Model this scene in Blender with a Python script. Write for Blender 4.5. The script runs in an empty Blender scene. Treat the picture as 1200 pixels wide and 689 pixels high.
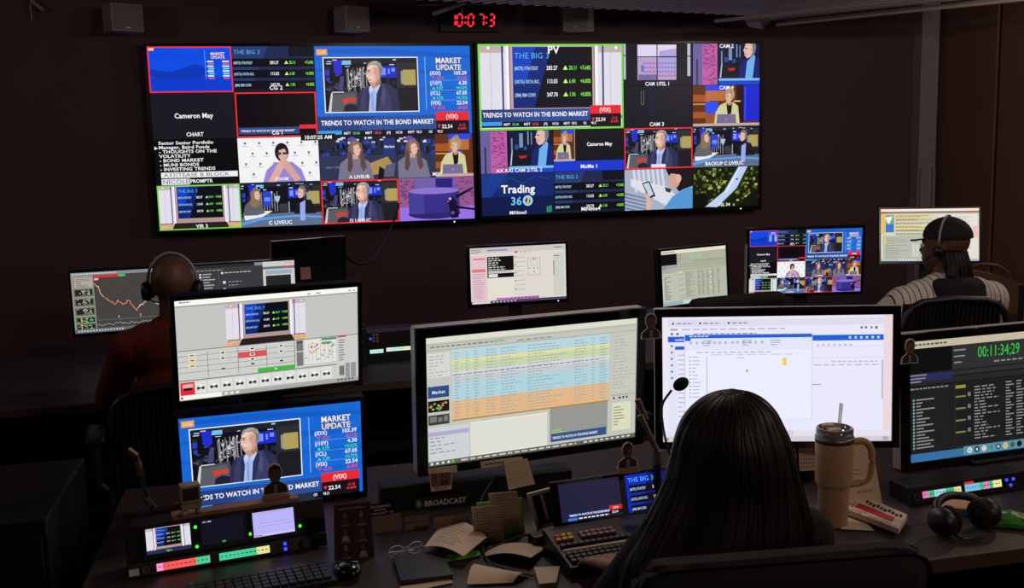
import bpy, bmesh, math, random
from mathutils import Vector, Matrix

random.seed(11)
SC = bpy.context.scene
COL = SC.collection
PI = math.pi
def R(d): return math.radians(d)

# ------------------------------------------------------------------ camera
YAW, PITCH, ROLL, CAMZ, FOC = R(12.8), 0.140, -0.025, 1.75, 1200.0
_f = Vector((math.sin(YAW)*math.cos(PITCH), math.cos(YAW)*math.cos(PITCH), -math.sin(PITCH)))
_r0 = Vector((math.cos(YAW), -math.sin(YAW), 0)); _u0 = _r0.cross(_f)
_r = _r0*math.cos(ROLL) + _u0*math.sin(ROLL); _u = _u0*math.cos(ROLL) - _r0*math.sin(ROLL)
CAM = Vector((0, 0, CAMZ))
cd = bpy.data.cameras.new('camera'); cam = bpy.data.objects.new('camera', cd); COL.objects.link(cam)
cd.sensor_width = 36; cd.lens = 36*FOC/1200; cd.clip_start = .05
cam.matrix_world = Matrix(((_r.x, _u.x, -_f.x, 0), (_r.y, _u.y, -_f.y, 0), (_r.z, _u.z, -_f.z, CAMZ), (0, 0, 0, 1)))
SC.camera = cam
def ray(px, py): return _f + _r*((px-600)/FOC) + _u*((344.5-py)/FOC)
def PT(px, py, t): return CAM + ray(px, py)*t                 # a point at depth t
def PZ(px, py, z=.75): v = ray(px, py); return CAM + v*((z-CAMZ)/v.z)
def PY(px, py, y): v = ray(px, py); return CAM + v*(y/v.y)

# ------------------------------------------------------------------ world, exposure
w = bpy.data.worlds.new('room_dark'); SC.world = w; w.use_nodes = True
w.node_tree.nodes['Background'].inputs[0].default_value = (.02, .018, .02, 1)
w.node_tree.nodes['Background'].inputs[1].default_value = .1
vs = SC.view_settings
vs.view_transform = 'Standard'; vs.look = 'None'; vs.gamma = 1; vs.exposure = 0; vs.use_curve_mapping = False
SCREEN_GAIN = 1.0
FILL_LAMPS = [  # x, y, power: unseen warm overhead lamps added to brighten walls and desks
    (1.9, -0.2, 40, 'over the back of the room'), (3.6, 1.9, 34, 'over the right aisle'), (-2.0, 1.6, 9, 'over the left aisle'),
    (0.9, 3.3, 24, 'between the two desks'), (-2.6, 4.4, 14, 'by the left wall'), (4.3, 4.3, 26, 'by the right wall')]

# ------------------------------------------------------------------ helpers: colours and materials
def s2l(c): return c/12.92 if c <= .04045 else ((c+.055)/1.055)**2.4
def rgb(c):
    if isinstance(c, str): c = tuple(int(c[i:i+2], 16) for i in (0, 2, 4))
    return tuple(s2l(x/255) for x in c)
MATS = {}
def mat(name, c, rough=.6, metal=0, var=.15, scale=30, bump=0, sheen=0, alpha=None, trans=0, coat=0, spec=.5):
    if name in MATS: return MATS[name]
    m = bpy.data.materials.new(name); m.use_nodes = True
    nt = m.node_tree; b = nt.nodes['Principled BSDF']
    c = rgb(c)
    tc = nt.nodes.new('ShaderNodeTexCoord'); no = nt.nodes.new('ShaderNodeTexNoise')
    no.inputs['Scale'].default_value = scale; no.inputs['Detail'].default_value = 4
    nt.links.new(tc.outputs['Object'], no.inputs['Vector'])
    mx = nt.nodes.new('ShaderNodeMix'); mx.data_type = 'RGBA'
    mx.inputs[6].default_value = tuple(x*(1-var) for x in c)+(1,)
    mx.inputs[7].default_value = tuple(min(1, x*(1+var)) for x in c)+(1,)
    nt.links.new(no.outputs['Fac'], mx.inputs[0]); nt.links.new(mx.outputs[2], b.inputs['Base Color'])
    b.inputs['Roughness'].default_value = rough; b.inputs['Metallic'].default_value = metal
    b.inputs['Specular IOR Level'].default_value = spec
    if coat: b.inputs['Coat Weight'].default_value = coat
    if trans: b.inputs['Transmission Weight'].default_value = trans
    if sheen: b.inputs['Sheen Weight'].default_value = sheen
    if bump:
        bp = nt.nodes.new('ShaderNodeBump'); bp.inputs['Strength'].default_value = bump; bp.inputs['Distance'].default_value = .01
        nt.links.new(no.outputs['Fac'], bp.inputs['Height']); nt.links.new(bp.outputs['Normal'], b.inputs['Normal'])
    MATS[name] = m
    return m
def glow(name, c, k=1.0):
    if name in MATS: return MATS[name]
    m = mat(name, c, .4); b = m.node_tree.nodes['Principled BSDF']
    b.inputs['Emission Color'].default_value = rgb(c)+(1,); b.inputs['Emission Strength'].default_value = k
    return m
def picture_mat(name, emit, sampled=True):
    m = bpy.data.materials.new(name); m.use_nodes = True
    nt = m.node_tree; b = nt.nodes['Principled BSDF']
    at = nt.nodes.new('ShaderNodeAttribute'); at.attribute_name = 'Col'
    if emit:
        b.inputs['Base Color'].default_value = (.004, .004, .005, 1); b.inputs['Roughness'].default_value = .35
        b.inputs['Specular IOR Level'].default_value = .25
        nt.links.new(at.outputs['Color'], b.inputs['Emission Color']); b.inputs['Emission Strength'].default_value = SCREEN_GAIN
    else:
        nt.links.new(at.outputs['Color'], b.inputs['Base Color']); b.inputs['Roughness'].default_value = .65
    m.cycles.emission_sampling = 'AUTO' if sampled else 'NONE'
    return m
SCREEN = [picture_mat('lit_screen', True), picture_mat('lit_screen_detail', True, False)]
PRINT = [picture_mat('print_on_paper', False, False)]*2

M = dict(
    wall=mat('charcoal_wall_paint', (84, 62, 69), .8, var=.12, scale=2.2, bump=.05),
    wall_r=mat('brown_wall_panel', (112, 84, 70), .75, var=.14, scale=1.6, bump=.06),
    column=mat('grey_column_paint', (150, 136, 148), .7, var=.14, scale=5),
    floor=mat('dark_carpet', (22, 20, 22), .95, var=.3, scale=90, bump=.3),
    ceil=mat('black_ceiling', (16, 15, 16), .9, scale=8),
    slat=mat('grey_ceiling_slat', (200, 190, 200), .6, var=.35, scale=14),
    black=mat('black_plastic', (15, 15, 16), .45),
    gloss=mat('gloss_black_plastic', (10, 10, 11), .2),
    dark=mat('dark_grey_plastic', (34, 33, 35), .5),
    silver=mat('silver_edge', (205, 203, 200), .4, metal=.3),
    steel=mat('dull_steel', (110, 106, 104), .4, metal=.8),
    bronze=mat('bronze_arm_metal', (98, 76, 64), .4, metal=.6),  # plain bronze tone, also serves as the swing arm's glints
    desk=mat('dark_laminate', (58, 46, 42), .5, var=.2, scale=10),
    desk2=mat('plum_laminate', (52, 46, 56), .55, var=.15, scale=10),
    edge=mat('desk_edge_strip', (74, 58, 50), .5),
    white=mat('white_plastic', (215, 210, 205), .5),
    spk=mat('loudspeaker_grey', (150, 140, 138), .6, var=.1, scale=40),
    grille=mat('loudspeaker_grille', (128, 120, 120), .8, var=.3, scale=220),
    paper=mat('cream_paper', (214, 190, 165), .8, var=.05, scale=20),
    green=mat('green_plastic_strip', (110, 185, 40), .5),
    fabric=mat('black_chair_fabric', (9, 8, 9), .9, var=.3, scale=120, bump=.2),
    hair=mat('dark_brown_hair', (20, 12, 10), .5, var=.4, scale=60, spec=.3),
    skin=mat('skin', (150, 104, 82), .55, var=.08, scale=25),
    skin_d=mat('deep_skin', (92, 60, 46), .55, var=.08, scale=25),
    red=mat('dark_red_cotton', (92, 16, 18), .85, var=.2, scale=60),
    top=mat('black_knit_top', (11, 10, 11), .9, var=.2, scale=60),
    trousers=mat('dark_trousers', (22, 22, 28), .9),
    shoe=mat('black_leather', (16, 15, 15), .4),
    vest=mat('navy_hood_cotton', (22, 22, 34), .9, var=.2, scale=60),
    cap=mat('black_cap_cotton', (20, 18, 19), .85),
    band=mat('grey_headset_band', (150, 145, 142), .4),
    cup=mat('beige_tumbler_enamel', (178, 142, 106), .45, var=.05),
    clear=mat('clear_lid_plastic', (225, 225, 225), .08, trans=.9),
    straw=mat('clear_straw', (230, 230, 232), .2, trans=.7),
    wood=mat('pale_wood_strip', (150, 110, 84), .6, var=.25, scale=24),
    toy=mat('beige_toy_plastic', (150, 128, 96), .5),
    cable=mat('black_cable', (12, 12, 12), .6),
    pink=mat('pink_note', (190, 140, 130), .8),
    led_g=glow('green_led', (60, 255, 40), 2.0),
    led_w=glow('white_led', (225, 225, 255), 1.5),
    led_b=glow('blue_led', (50, 70, 255), 1.6),
    led_r=glow('red_clock_led', (255, 34, 50), 1.6),
    key_y=mat('yellow_key', (226, 164, 48), .4),
    key_p=mat('mauve_key', (150, 120, 122), .4),
    key_r=mat('red_key', (190, 40, 30), .4),
    key_d=mat('dark_key', (40, 36, 36), .45),
    redpen=mat('red_pen', (190, 30, 34), .4),
    greenbag=mat('green_snack_bag', (52, 120, 44), .4, var=.3, scale=60),
    brownbag=mat('brown_leather', (84, 58, 46), .6),
)

# ------------------------------------------------------------------ helpers: objects
def tag(o, label=None, cat=None, group=None, kind=None):
    if label: o['label'] = label
    if cat: o['category'] = cat
    if group: o['group'] = group
    if kind: o['kind'] = kind
    return o
def empty(name, loc=(0, 0, 0), rz=0, label=None, cat=None, group=None):
    o = bpy.data.objects.new(name, None); COL.objects.link(o); o.location = loc; o.rotation_euler = (0, 0, rz)
    o.empty_display_size = .05
    return tag(o, label, cat, group)
def obj(name, bm, material, parent=None, smooth=False, M_=None):
    if M_ is not None: bm.transform(M_)
    me = bpy.data.meshes.new(name)
    bm.normal_update(); bm.to_mesh(me); bm.free()
    mats = material if isinstance(material, list) else [material]
    for m in mats: me.materials.append(m)
    if smooth:
        for p in me.polygons: p.use_smooth = True
    o = bpy.data.objects.new(name, me); COL.objects.link(o); o.parent = parent
    return o
def link_mesh(name, me, parent=None, M_=None):
    o = bpy.data.objects.new(name, me); COL.objects.link(o); o.parent = parent
    if M_ is not None: o.matrix_local = M_
    return o
def struct(name, bm, m, parent=None):
    o = obj(name, bm, m, parent)
    if parent is None: o['kind'] = 'structure'
    return o
def box(x0, x1, y0, y1, z0, z1, bev=0, bm=None, seg=2):
    b = bmesh.new()
    vs_ = [b.verts.new((x, y, z)) for x in (x0, x1) for y in (y0, y1) for z in (z0, z1)]
    for q in ((0, 1, 3, 2), (4, 6, 7, 5), (0, 4, 5, 1), (2, 3, 7, 6), (0, 2, 6, 4), (1, 5, 7, 3)):
        b.faces.new([vs_[i] for i in q])
    if bev: bmesh.ops.bevel(b, geom=b.edges[:], offset=bev, segments=seg, affect='EDGES', profile=.6)
    return merge(bm, b)
def merge(bm, b):
    if bm is None: return b
    me = bpy.data.meshes.new('tmp'); b.to_mesh(me); b.free(); bm.from_mesh(me); bpy.data.meshes.remove(me)
    return bm
def ring_frame(w, h, t, y0, y1, bm=None, bev=.002):           # picture-frame ring, w x h outside, border t
    b = bmesh.new()
    def loop(a, c, y): return [b.verts.new((x, y, z)) for x, z in ((-a, -c), (a, -c), (a, c), (-a, c))]
    A, B_, C_, D = loop(w/2, h/2, y0), loop(w/2-t, h/2-t, y0), loop(w/2, h/2, y1), loop(w/2-t, h/2-t, y1)
    for i in range(4):
        j = (i+1) % 4
        b.faces.new((A[i], A[j], B_[j], B_[i])); b.faces.new((C_[j], C_[i], D[i], D[j]))
        b.faces.new((A[j], A[i], C_[i], C_[j])); b.faces.new((B_[i], B_[j], D[j], D[i]))
    bmesh.ops.recalc_face_normals(b, faces=b.faces[:])
    return merge(bm, b)
def tube(pts, r, n=8, bm=None, closed=False, caps=True):
    pts = [Vector(p) for p in pts]; b = bmesh.new(); rings = []
    rs = r if isinstance(r, (list, tuple)) else [r]*len(pts)
    up = Vector((0, 0, 1))
    for i, p in enumerate(pts):
        a = pts[i-1] if i or closed else pts[i]; c = pts[(i+1) % len(pts)] if i < len(pts)-1 or closed else pts[i]
        d = (c-a).normalized()
        s = d.cross(up)
        if s.length < 1e-3: s = d.cross(Vector((1, 0, 0)))
        s.normalize(); t = s.cross(d)
        rings.append([b.verts.new(p+(s*math.cos(k*2*PI/n)+t*math.sin(k*2*PI/n))*rs[i]) for k in range(n)])
    m = len(rings)
    for i in range(m if closed else m-1):
        A, B_ = rings[i], rings[(i+1) % m]
        for k in range(n): b.faces.new((A[k], A[(k+1) % n], B_[(k+1) % n], B_[k]))
    if not closed and caps:
        b.faces.new(rings[0][::-1]); b.faces.new(rings[-1])
    bmesh.ops.recalc_face_normals(b, faces=b.faces[:])
    return merge(bm, b)
def lathe(prof, n=24, bm=None, M_=None):                      # prof: (r, z)
    b = bmesh.new(); rings = []
    for r_, z in prof:
        if r_ < 1e-5: rings.append([b.verts.new((0, 0, z))])
        else: rings.append([b.verts.new((r_*math.cos(k*2*PI/n), r_*math.sin(k*2*PI/n), z)) for k in range(n)])
    for A, B_ in zip(rings, rings[1:]):
        for k in range(n):
            j = (k+1) % n
            q = [A[k % len(A)], A[j % len(A)], B_[j % len(B_)], B_[k % len(B_)]]
            q2 = []
            for v in q:
                if v not in q2: q2.append(v)
            if len(q2) > 2: b.faces.new(q2)
    bmesh.ops.recalc_face_normals(b, faces=b.faces[:])
    if M_ is not None: b.transform(M_)
    return merge(bm, b)
def ball(c, rx, ry=None, rz=None, n=16, bm=None, M_=None):
    ry = rx if ry is None else ry; rz = rx if rz is None else rz
    b = bmesh.new(); bmesh.ops.create_uvsphere(b, u_segments=n, v_segments=max(6, n*2//3), radius=1)
    mt = Matrix.Translation(c) @ (M_ or Matrix()) @ Matrix.Diagonal((rx, ry, rz, 1))
    b.transform(mt)
    return merge(bm, b)
def prism(poly, y0, y1, bm=None, bev=0):                      # outline in x,z extruded along y
    b = bmesh.new()
    f0 = b.faces.new([b.verts.new((x, y0, z)) for x, z in poly])
    g = bmesh.ops.extrude_face_region(b, geom=[f0])
    for v in g['geom']:
        if isinstance(v, bmesh.types.BMVert): v.co.y = y1
    bmesh.ops.recalc_face_normals(b, faces=b.faces[:])
    if bev: bmesh.ops.bevel(b, geom=b.edges[:], offset=bev, segments=2, affect='EDGES')
    return merge(bm, b)
def spline(pts, n=8):                                         # Catmull-Rom
    pts = [Vector(p) for p in pts]; P = [pts[0]*2-pts[1]]+pts+[pts[-1]*2-pts[-2]]; out = []
    for i in range(1, len(P)-2):
        for k in range(n):
            t = k/n; a, b, c, d = P[i-1:i+3]
            out.append(.5*((2*b)+(c-a)*t+(2*a-5*b+4*c-d)*t*t+(3*b-a-3*c+d)*t**3))
    return out+[pts[-1]]
def copy_tree(o, parent=None):
    c = o.copy(); COL.objects.link(c); c.parent = parent
    for ch in list(o.children): copy_tree(ch, c)
    return c

# ------------------------------------------------------------------ glyphs for lettering
GLY = {}
def load_glyphs():
    chars = ''.join(chr(i) for i in range(33, 127))
    todo = []
    for bold in (0, 1):
        for c in chars:
            row = []
            for s in (c, 'H'+c+'H', 'HH'):
                cu = bpy.data.curves.new('g', 'FONT'); cu.body = s; cu.size = 1; cu.resolution_u = 2
                cu.fill_mode = 'FRONT'
                if bold: cu.offset = .022
                o = bpy.data.objects.new('g', cu); COL.objects.link(o); row.append(o)
            todo.append((bold, c, row))
    bpy.context.view_layer.update()
    dg = bpy.context.evaluated_depsgraph_get()
    for bold, c, row in todo:
        me = row[0].evaluated_get(dg).to_mesh()
        vs_ = [(v.co.x, v.co.y) for v in me.vertices]; fs = [tuple(p.vertices) for p in me.polygons]
        adv = row[1].evaluated_get(dg).dimensions.x - row[2].evaluated_get(dg).dimensions.x
        GLY[bold, c] = (vs_, fs, adv+(.015 if bold else 0))
    for _, _, row in todo:
        for o in row:
            cu = o.data; bpy.data.objects.remove(o); bpy.data.curves.remove(cu)
load_glyphs()

# ------------------------------------------------------------------ flat pictures: shapes in picture units, stacked by overlap
class Art:
    def __init__(s): s.pr = []
    def add(s, verts, faces, col, small):
        xs = [v[0] for v in verts]; ys = [v[1] for v in verts]
        bb = (min(xs), min(ys), max(xs), max(ys)); L = 0
        for p in s.pr:
            q = p[0]
            if q[0] < bb[2] and q[2] > bb[0] and q[1] < bb[3] and q[3] > bb[1] and p[1] >= L: L = p[1]+1
        s.pr.append((bb, L, verts, faces, rgb(col), small))
    def build(s, name, fn, mats, parent=None, step=.00012):
        verts, faces, cols, sm = [], [], [], []
        for bb, L, v, f, c, small in s.pr:
            o = len(verts); verts += [fn(x, y, L*step) for x, y in v]
            for q in f: faces.append([i+o for i in q]); cols.append(c); sm.append(small)
        me = bpy.data.meshes.new(name); me.from_pydata(verts, [], faces)
        for m in mats: me.materials.append(m)
        at = me.color_attributes.new('Col', 'FLOAT_COLOR', 'CORNER')
        k = 0; buf = []
        for i, p in enumerate(me.polygons):
            p.material_index = 1 if sm[i] else 0
            for _ in p.vertices: buf += [*cols[i], 1.0]
        at.data.foreach_set('color', buf)
        me.update()
        o = bpy.data.objects.new(name, me); COL.objects.link(o); o.parent = parent
        return o
class View:
    """a rectangle of an Art with its own units, shapes are clipped to it"""
    def __init__(s, art, x, y, w, h, W=160, H=90):
        s.a, s.x, s.y, s.w, s.h, s.W, s.H = art, x, y, w, h, W, H
    def sub(s, x, y, w, h, W=160, H=90):
        p = s.m(x, y); q = s.m(x+w, y+h)
        return View(s.a, p[0], p[1], q[0]-p[0], q[1]-p[1], W, H)
    def m(s, x, y): return (s.x+x/s.W*s.w, s.y+y/s.H*s.h)
    def poly(s, pts, col, small=None):
        for ax, lim, sg in ((0, 0, 1), (0, s.W, -1), (1, 0, 1), (1, s.H, -1)):
            out = []
            for i, p in enumerate(pts):
                q = pts[i-1]; ip = sg*(p[ax]-lim) >= 0; iq = sg*(q[ax]-lim) >= 0
                if ip != iq:
                    t = (lim-q[ax])/(p[ax]-q[ax]); out.append((q[0]+(p[0]-q[0])*t, q[1]+(p[1]-q[1])*t))
                if ip: out.append(p)
            pts = out
            if len(pts) < 3: return
        xs = [p[0] for p in pts]; ys = [p[1] for p in pts]
        if small is None: small = (max(xs)-min(xs))*(max(ys)-min(ys)) < .12*s.W*s.H
        s.a.add([s.m(*p) for p in pts], [list(range(len(pts)))], col, small)
    def rect(s, x, y, w, h, col, small=None): s.poly([(x, y), (x+w, y), (x+w, y+h), (x, y+h)], col, small)
    def ell(s, cx, cy, rx, ry, col, n=18, a0=0, a1=360):
        s.poly([(cx+rx*math.cos(R(a0+(a1-a0)*k/n)), cy+ry*math.sin(R(a0+(a1-a0)*k/n))) for k in range(n if a1-a0 == 360 else n+1)], col)
    def line(s, pts, t, col):
        v, f = [], []
        for (x0, y0), (x1, y1) in zip(pts, pts[1:]):
            d = math.hypot(x1-x0, y1-y0) or 1; nx, ny = -(y1-y0)/d*t/2, (x1-x0)/d*t/2
            o = len(v); v += [s.m(x0+nx, y0+ny), s.m(x1+nx, y1+ny), s.m(x1-nx, y1-ny), s.m(x0-nx, y0-ny)]; f.append([o, o+1, o+2, o+3])
        s.a.add(v, f, col, True)
    def border(s, t, col):
        s.rect(0, 0, s.W, t, col); s.rect(0, s.H-t, s.W, t, col); s.rect(0, t, t, s.H-2*t, col); s.rect(s.W-t, t, t, s.H-2*t, col)
    def rects(s, L, col):
        v, f = [], []
        for x, y, w, h in L:
            o = len(v); v += [s.m(x, y), s.m(x+w, y), s.m(x+w, y+h), s.m(x, y+h)]; f.append([o, o+1, o+2, o+3])
        if v: s.a.add(v, f, col, True)
    def dashes(s, x, y, w, rows, pitch, t, col, lo=.3, hi=1, words=0, seed=0):     # rows of unreadable small print
        rn = random.Random(seed); L = []
        for i in range(rows):
            e = w*rn.uniform(lo, hi); cx = 0
            if not words: L.append((x, y+i*pitch, e, t)); continue
            while cx < e:
                ww = rn.uniform(.4, 1)*words; L.append((x+cx, y+i*pitch, min(ww, e-cx), t)); cx += ww+words*.25
        s.rects(L, col)
    def text(s, t, x, y, h, col, al='l', bold=1, wid=1.0, sp=.0):
        """capital height h, baseline y"""
        k = h/.70; kx = k*wid
        tot = sum((GLY[bold, c][2] if c != ' ' else .30)+sp for c in t)*kx
        cx = x - (tot if al == 'r' else tot/2 if al == 'c' else 0)
        v, f = [], []
        for c in t:
            if c == ' ': cx += (.30+sp)*kx; continue
            gv, gf, ad = GLY[bold, c]; o = len(v)
            v += [s.m(cx+p[0]*kx, y-p[1]*k) for p in gv]; f += [[i+o for i in q] for q in gf]
            cx += (ad+sp)*kx
        if v: s.a.add(v, f, col, True)
        return tot

# ------------------------------------------------------------------ what the screens show (units 160 x 90)
def studio(v, seed=1, red=True):
    rn = random.Random(seed)
    v.rect(0, 0, 160, 90, (16, 17, 26))
    v.rect(0, 0, 160, 9, (30, 34, 46))
    v.rects([(rn.uniform(0, 155), rn.uniform(2, 14), rn.uniform(3, 9), rn.uniform(1, 2.4)) for _ in range(16)], (190, 205, 230))
    v.rects([(rn.uniform(0, 150), rn.uniform(14, 60), rn.uniform(2, 9), rn.uniform(4, 16)) for _ in range(20)], (34, 40, 62))
    v.poly([(16, 4), (30, 4), (31, 24), (24, 30), (17, 24)], (34, 48, 205))
    v.rect(31, 4, 15, 7, (120, 190, 235))
    v.rects([(2, 20, 7, 9), (3, 32, 6, 6)], (38, 62, 190))
    v.rects([(40+i*5.2, 16+rn.uniform(0, 8), 1.4, rn.uniform(26, 44)) for i in range(7)], (150, 152, 160))
    v.rects([(38, 24, 30, 1.2), (42, 36, 26, 1.2), (38, 46, 28, 1)], (110, 112, 120))
    v.rects([(52, 30, 5, 6), (44, 26, 4, 4), (60, 18, 3, 4)], (215, 210, 200))
    v.rect(94, 14, 30, 19, (30, 44, 200)); v.rects([(97, 17, 8, 12), (109, 18, 3, 9), (115, 17, 6, 6)], (120, 150, 250))
    v.rect(124, 8, 36, 46, (44, 46, 52)); v.rect(135, 20, 22, 26, (176, 160, 92)); v.rect(131, 22, 4, 22, (150, 150, 142))
    v.rect(126, 50, 34, 40, (28, 28, 34))
def head(v, cx, cy, rx, ry, skin, hair, left=True, back=True):
    d = -1 if left else 1
    if back: v.ell(cx-d*rx*.14, cy-ry*.18, rx*1.08, ry*1.0, hair)
    v.poly([(cx+d*rx*.55, cy-ry*.7), (cx+d*rx*.92, cy-ry*.15), (cx+d*rx*1.18, cy+ry*.18), (cx+d*rx*.95, cy+ry*.3), (cx+d*rx*.9, cy+ry*.7),
            (cx+d*rx*.45, cy+ry*1.02), (cx-d*rx*.2, cy+ry*.85), (cx-d*rx*.62, cy+ry*.3), (cx-d*rx*.5, cy-ry*.5)], skin)
    v.rect(cx+d*rx*.62-rx*.2, cy-ry*.12, rx*.4, ry*.1, (70, 46, 40)); v.rect(cx+d*rx*.62-rx*.17, cy+ry*.5, rx*.36, ry*.07, (150, 84, 78))
    v.ell(cx-d*rx*.45, cy+ry*.1, rx*.15, ry*.2, tuple(int(c*.85) for c in skin), 10)
def man_cam(v, seed=1):
    studio(v, seed)
    rn = random.Random(seed+40)
    for i in range(9): v.line([(36+rn.uniform(0, 36), 14+rn.uniform(0, 8)), (38+rn.uniform(0, 34), 40+rn.uniform(0, 14))], .8, (120+i*8, 120+i*8, 128+i*8))
    v.rects([(38+rn.uniform(0, 34), 14+rn.uniform(0, 36), rn.uniform(1, 3), rn.uniform(1, 3)) for _ in range(26)], (196, 190, 182))
    v.rects([(rn.uniform(0, 36), 22+rn.uniform(0, 34), rn.uniform(2, 6), rn.uniform(1, 4)) for _ in range(14)], (70, 74, 92))
    v.poly([(22, 54), (27, 30), (33, 30), (31, 54)], (66, 70, 118))
    v.poly([(6, 90), (12, 58), (54, 55), (60, 90)], (74, 74, 82)); v.poly([(8, 90), (13, 62), (50, 59), (54, 90)], (92, 92, 98)); v.poly([(4, 90), (10, 58), (13, 58), (9, 90)], (205, 206, 212))
    v.rect(12, 56, 20, 1.6, (206, 214, 218)); v.poly([(30, 90), (32, 80), (42, 76), (58, 80), (60, 90)], (34, 32, 50))
    v.poly([(29, 69), (34, 67.6), (52, 66.6), (52, 71.6), (46, 73.6), (44, 72), (36, 75), (30, 75.6)], (228, 56, 40))
    J, J2, J3 = (58, 60, 100), (44, 46, 82), (74, 78, 120)
    v.poly([(52, 90), (55, 66), (60, 54), (70, 48), (84, 44), (104, 43), (114, 46), (121, 54), (125, 68), (128, 90)], J)
    v.poly([(104, 43), (114, 46), (121, 54), (125, 68), (128, 90), (114, 90), (112, 66), (106, 52)], J2); v.poly([(55, 66), (60, 54), (66, 52), (60, 70), (58, 90), (52, 90)], J2); v.poly([(92, 46), (100, 45), (104, 60), (100, 80), (94, 70)], J3)
    v.poly([(71, 90), (72, 64), (76, 48), (92, 41), (92, 56), (88, 74), (86, 90)], (164, 188, 240)); v.poly([(78, 90), (79, 60), (82, 56), (82, 90)], (134, 160, 224)); v.poly([(75, 52), (79, 45), (82, 53), (78, 60)], (196, 212, 248)); v.poly([(84, 54), (92, 42), (95, 46), (90, 60)], (190, 206, 246))
    v.poly([(70, 56), (74, 50), (76, 64), (73, 90), (68, 90)], J2); v.poly([(88, 60), (95, 45), (99, 48), (96, 66), (88, 90), (85, 90)], J2)
    v.poly([(78, 46), (79, 36), (95, 30), (96, 42), (90, 48), (83, 52)], (198, 148, 130)); v.poly([(86, 44), (95, 34), (96, 42), (90, 48)], (168, 120, 106))
    F, F2, F3 = (230, 188, 170), (206, 158, 142), (240, 204, 188)
    v.poly([(72, 18), (75, 9), (82, 5.5), (90, 5), (97, 8.5), (100, 16), (99, 25), (96, 32), (92, 33), (90, 20), (80, 14)], (136, 130, 128))
    v.poly([(74.5, 14), (80, 10.5), (90, 12), (95, 20), (94, 32), (90, 40), (82, 44.5), (77, 43), (74.4, 38), (73.4, 33), (71, 30.6), (73.2, 25), (73, 19)], F)
    v.poly([(86, 16), (92, 16), (95, 22), (94, 32), (90, 40), (85, 43), (88, 32), (84, 24)], F2); v.poly([(75, 14.5), (80, 12), (85, 14), (80, 19), (75.5, 19)], F3); v.poly([(75, 31), (81, 29), (83, 34), (78, 37)], F3)
    v.poly([(73.6, 20.4), (78.6, 19.8), (79, 21.2), (74, 21.8)], (92, 72, 66)); v.ell(76.6, 23.4, 1.5, .9, (66, 46, 44), 10); v.poly([(74.6, 36.2), (79.6, 35.6), (79.4, 37), (75, 37.4)], (164, 100, 92)); v.poly([(73.2, 25), (71, 30.6), (73.6, 31.4), (75, 27)], F3)
    v.ell(92.6, 26, 2, 3.6, (214, 166, 150), 12); v.ell(92.8, 26.4, 1, 2.2, (180, 128, 114), 10); v.poly([(76, 40), (82, 44.5), (88, 41), (84, 41.5)], (190, 146, 132))
    v.poly([(73, 17), (76, 9), (83, 5), (91, 5), (97, 9), (99.4, 17), (95, 14.5), (90, 11.5), (82, 9.5), (77, 12.5)], (154, 148, 146)); v.poly([(78, 9), (86, 5.6), (93, 7), (88, 8.6), (82, 9)], (182, 178, 176)); v.poly([(94, 15), (99, 17), (98, 27), (95, 31), (94, 22)], (122, 116, 114))
def woman_cam(v, x=72, seed=3, blur=False):
    rn = random.Random(seed)
    v.rect(0, 0, 160, 90, (22, 24, 36)); v.rect(0, 8, 160, 30, (34, 40, 60))
    v.rects([(rn.uniform(0, 150), rn.uniform(2, 14), rn.uniform(4, 10), rn.uniform(2, 5)) for _ in range(12)], (215, 220, 230))
    v.rects([(rn.uniform(0, 150), rn.uniform(8, 40), rn.uniform(5, 12), rn.uniform(6, 14)) for _ in range(14)], (40, 62, 170))
    v.rects([(rn.uniform(0, 150), rn.uniform(8, 40), rn.uniform(2, 6), rn.uniform(6, 14)) for _ in range(14)], (12, 12, 18))
    v.rect(0, 40, 160, 50, (44, 52, 84)); v.poly([(90, 62), (140, 44), (150, 60), (120, 80), (96, 84)], (176, 140, 84))
    v.rect(132, 6, 24, 36, (34, 52, 120)); v.text('Market', 134, 26, 5, (225, 232, 250))
    v.text('NEW YORK', 12, 66, 4, (120, 140, 190), bold=0)
    v.ell(x-6, 8, 9, 6, (96, 70, 190))
    v.poly([(x-18, 60), (x-15, 24), (x-7, 9), (x+4, 8), (x+13, 16), (x+17, 40), (x+20, 62), (x+10, 70), (x-10, 70)], (120, 92, 88))
    v.poly([(x-38, 90), (x-32, 56), (x-18, 46), (x+14, 46), (x+28, 54), (x+36, 90)], (120, 116, 140))
    v.poly([(x-18, 70), (x-14, 30), (x-8, 36), (x-6, 62), (x-12, 76)], (92, 66, 62)); v.poly([(x+10, 34), (x+15, 30), (x+22, 66), (x+14, 74), (x+9, 60)], (96, 70, 66))
    v.rect(x-6, 38, 11, 10, (206, 160, 142))
    head(v, x+1, 27, 9, 14, (228, 186, 168), (138, 106, 96), False, False)
    v.poly([(x-9, 24), (x-5, 11), (x+4, 10), (x+9, 18), (x+2, 15), (x-4, 22), (x-8, 34)], (140, 110, 100))
    v.poly([(130, 86), (136, 62), (156, 58), (152, 86)], (92, 90, 122))
    v.poly([(118, 90), (122, 64), (132, 70), (130, 90)], (12, 12, 16))
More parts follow.
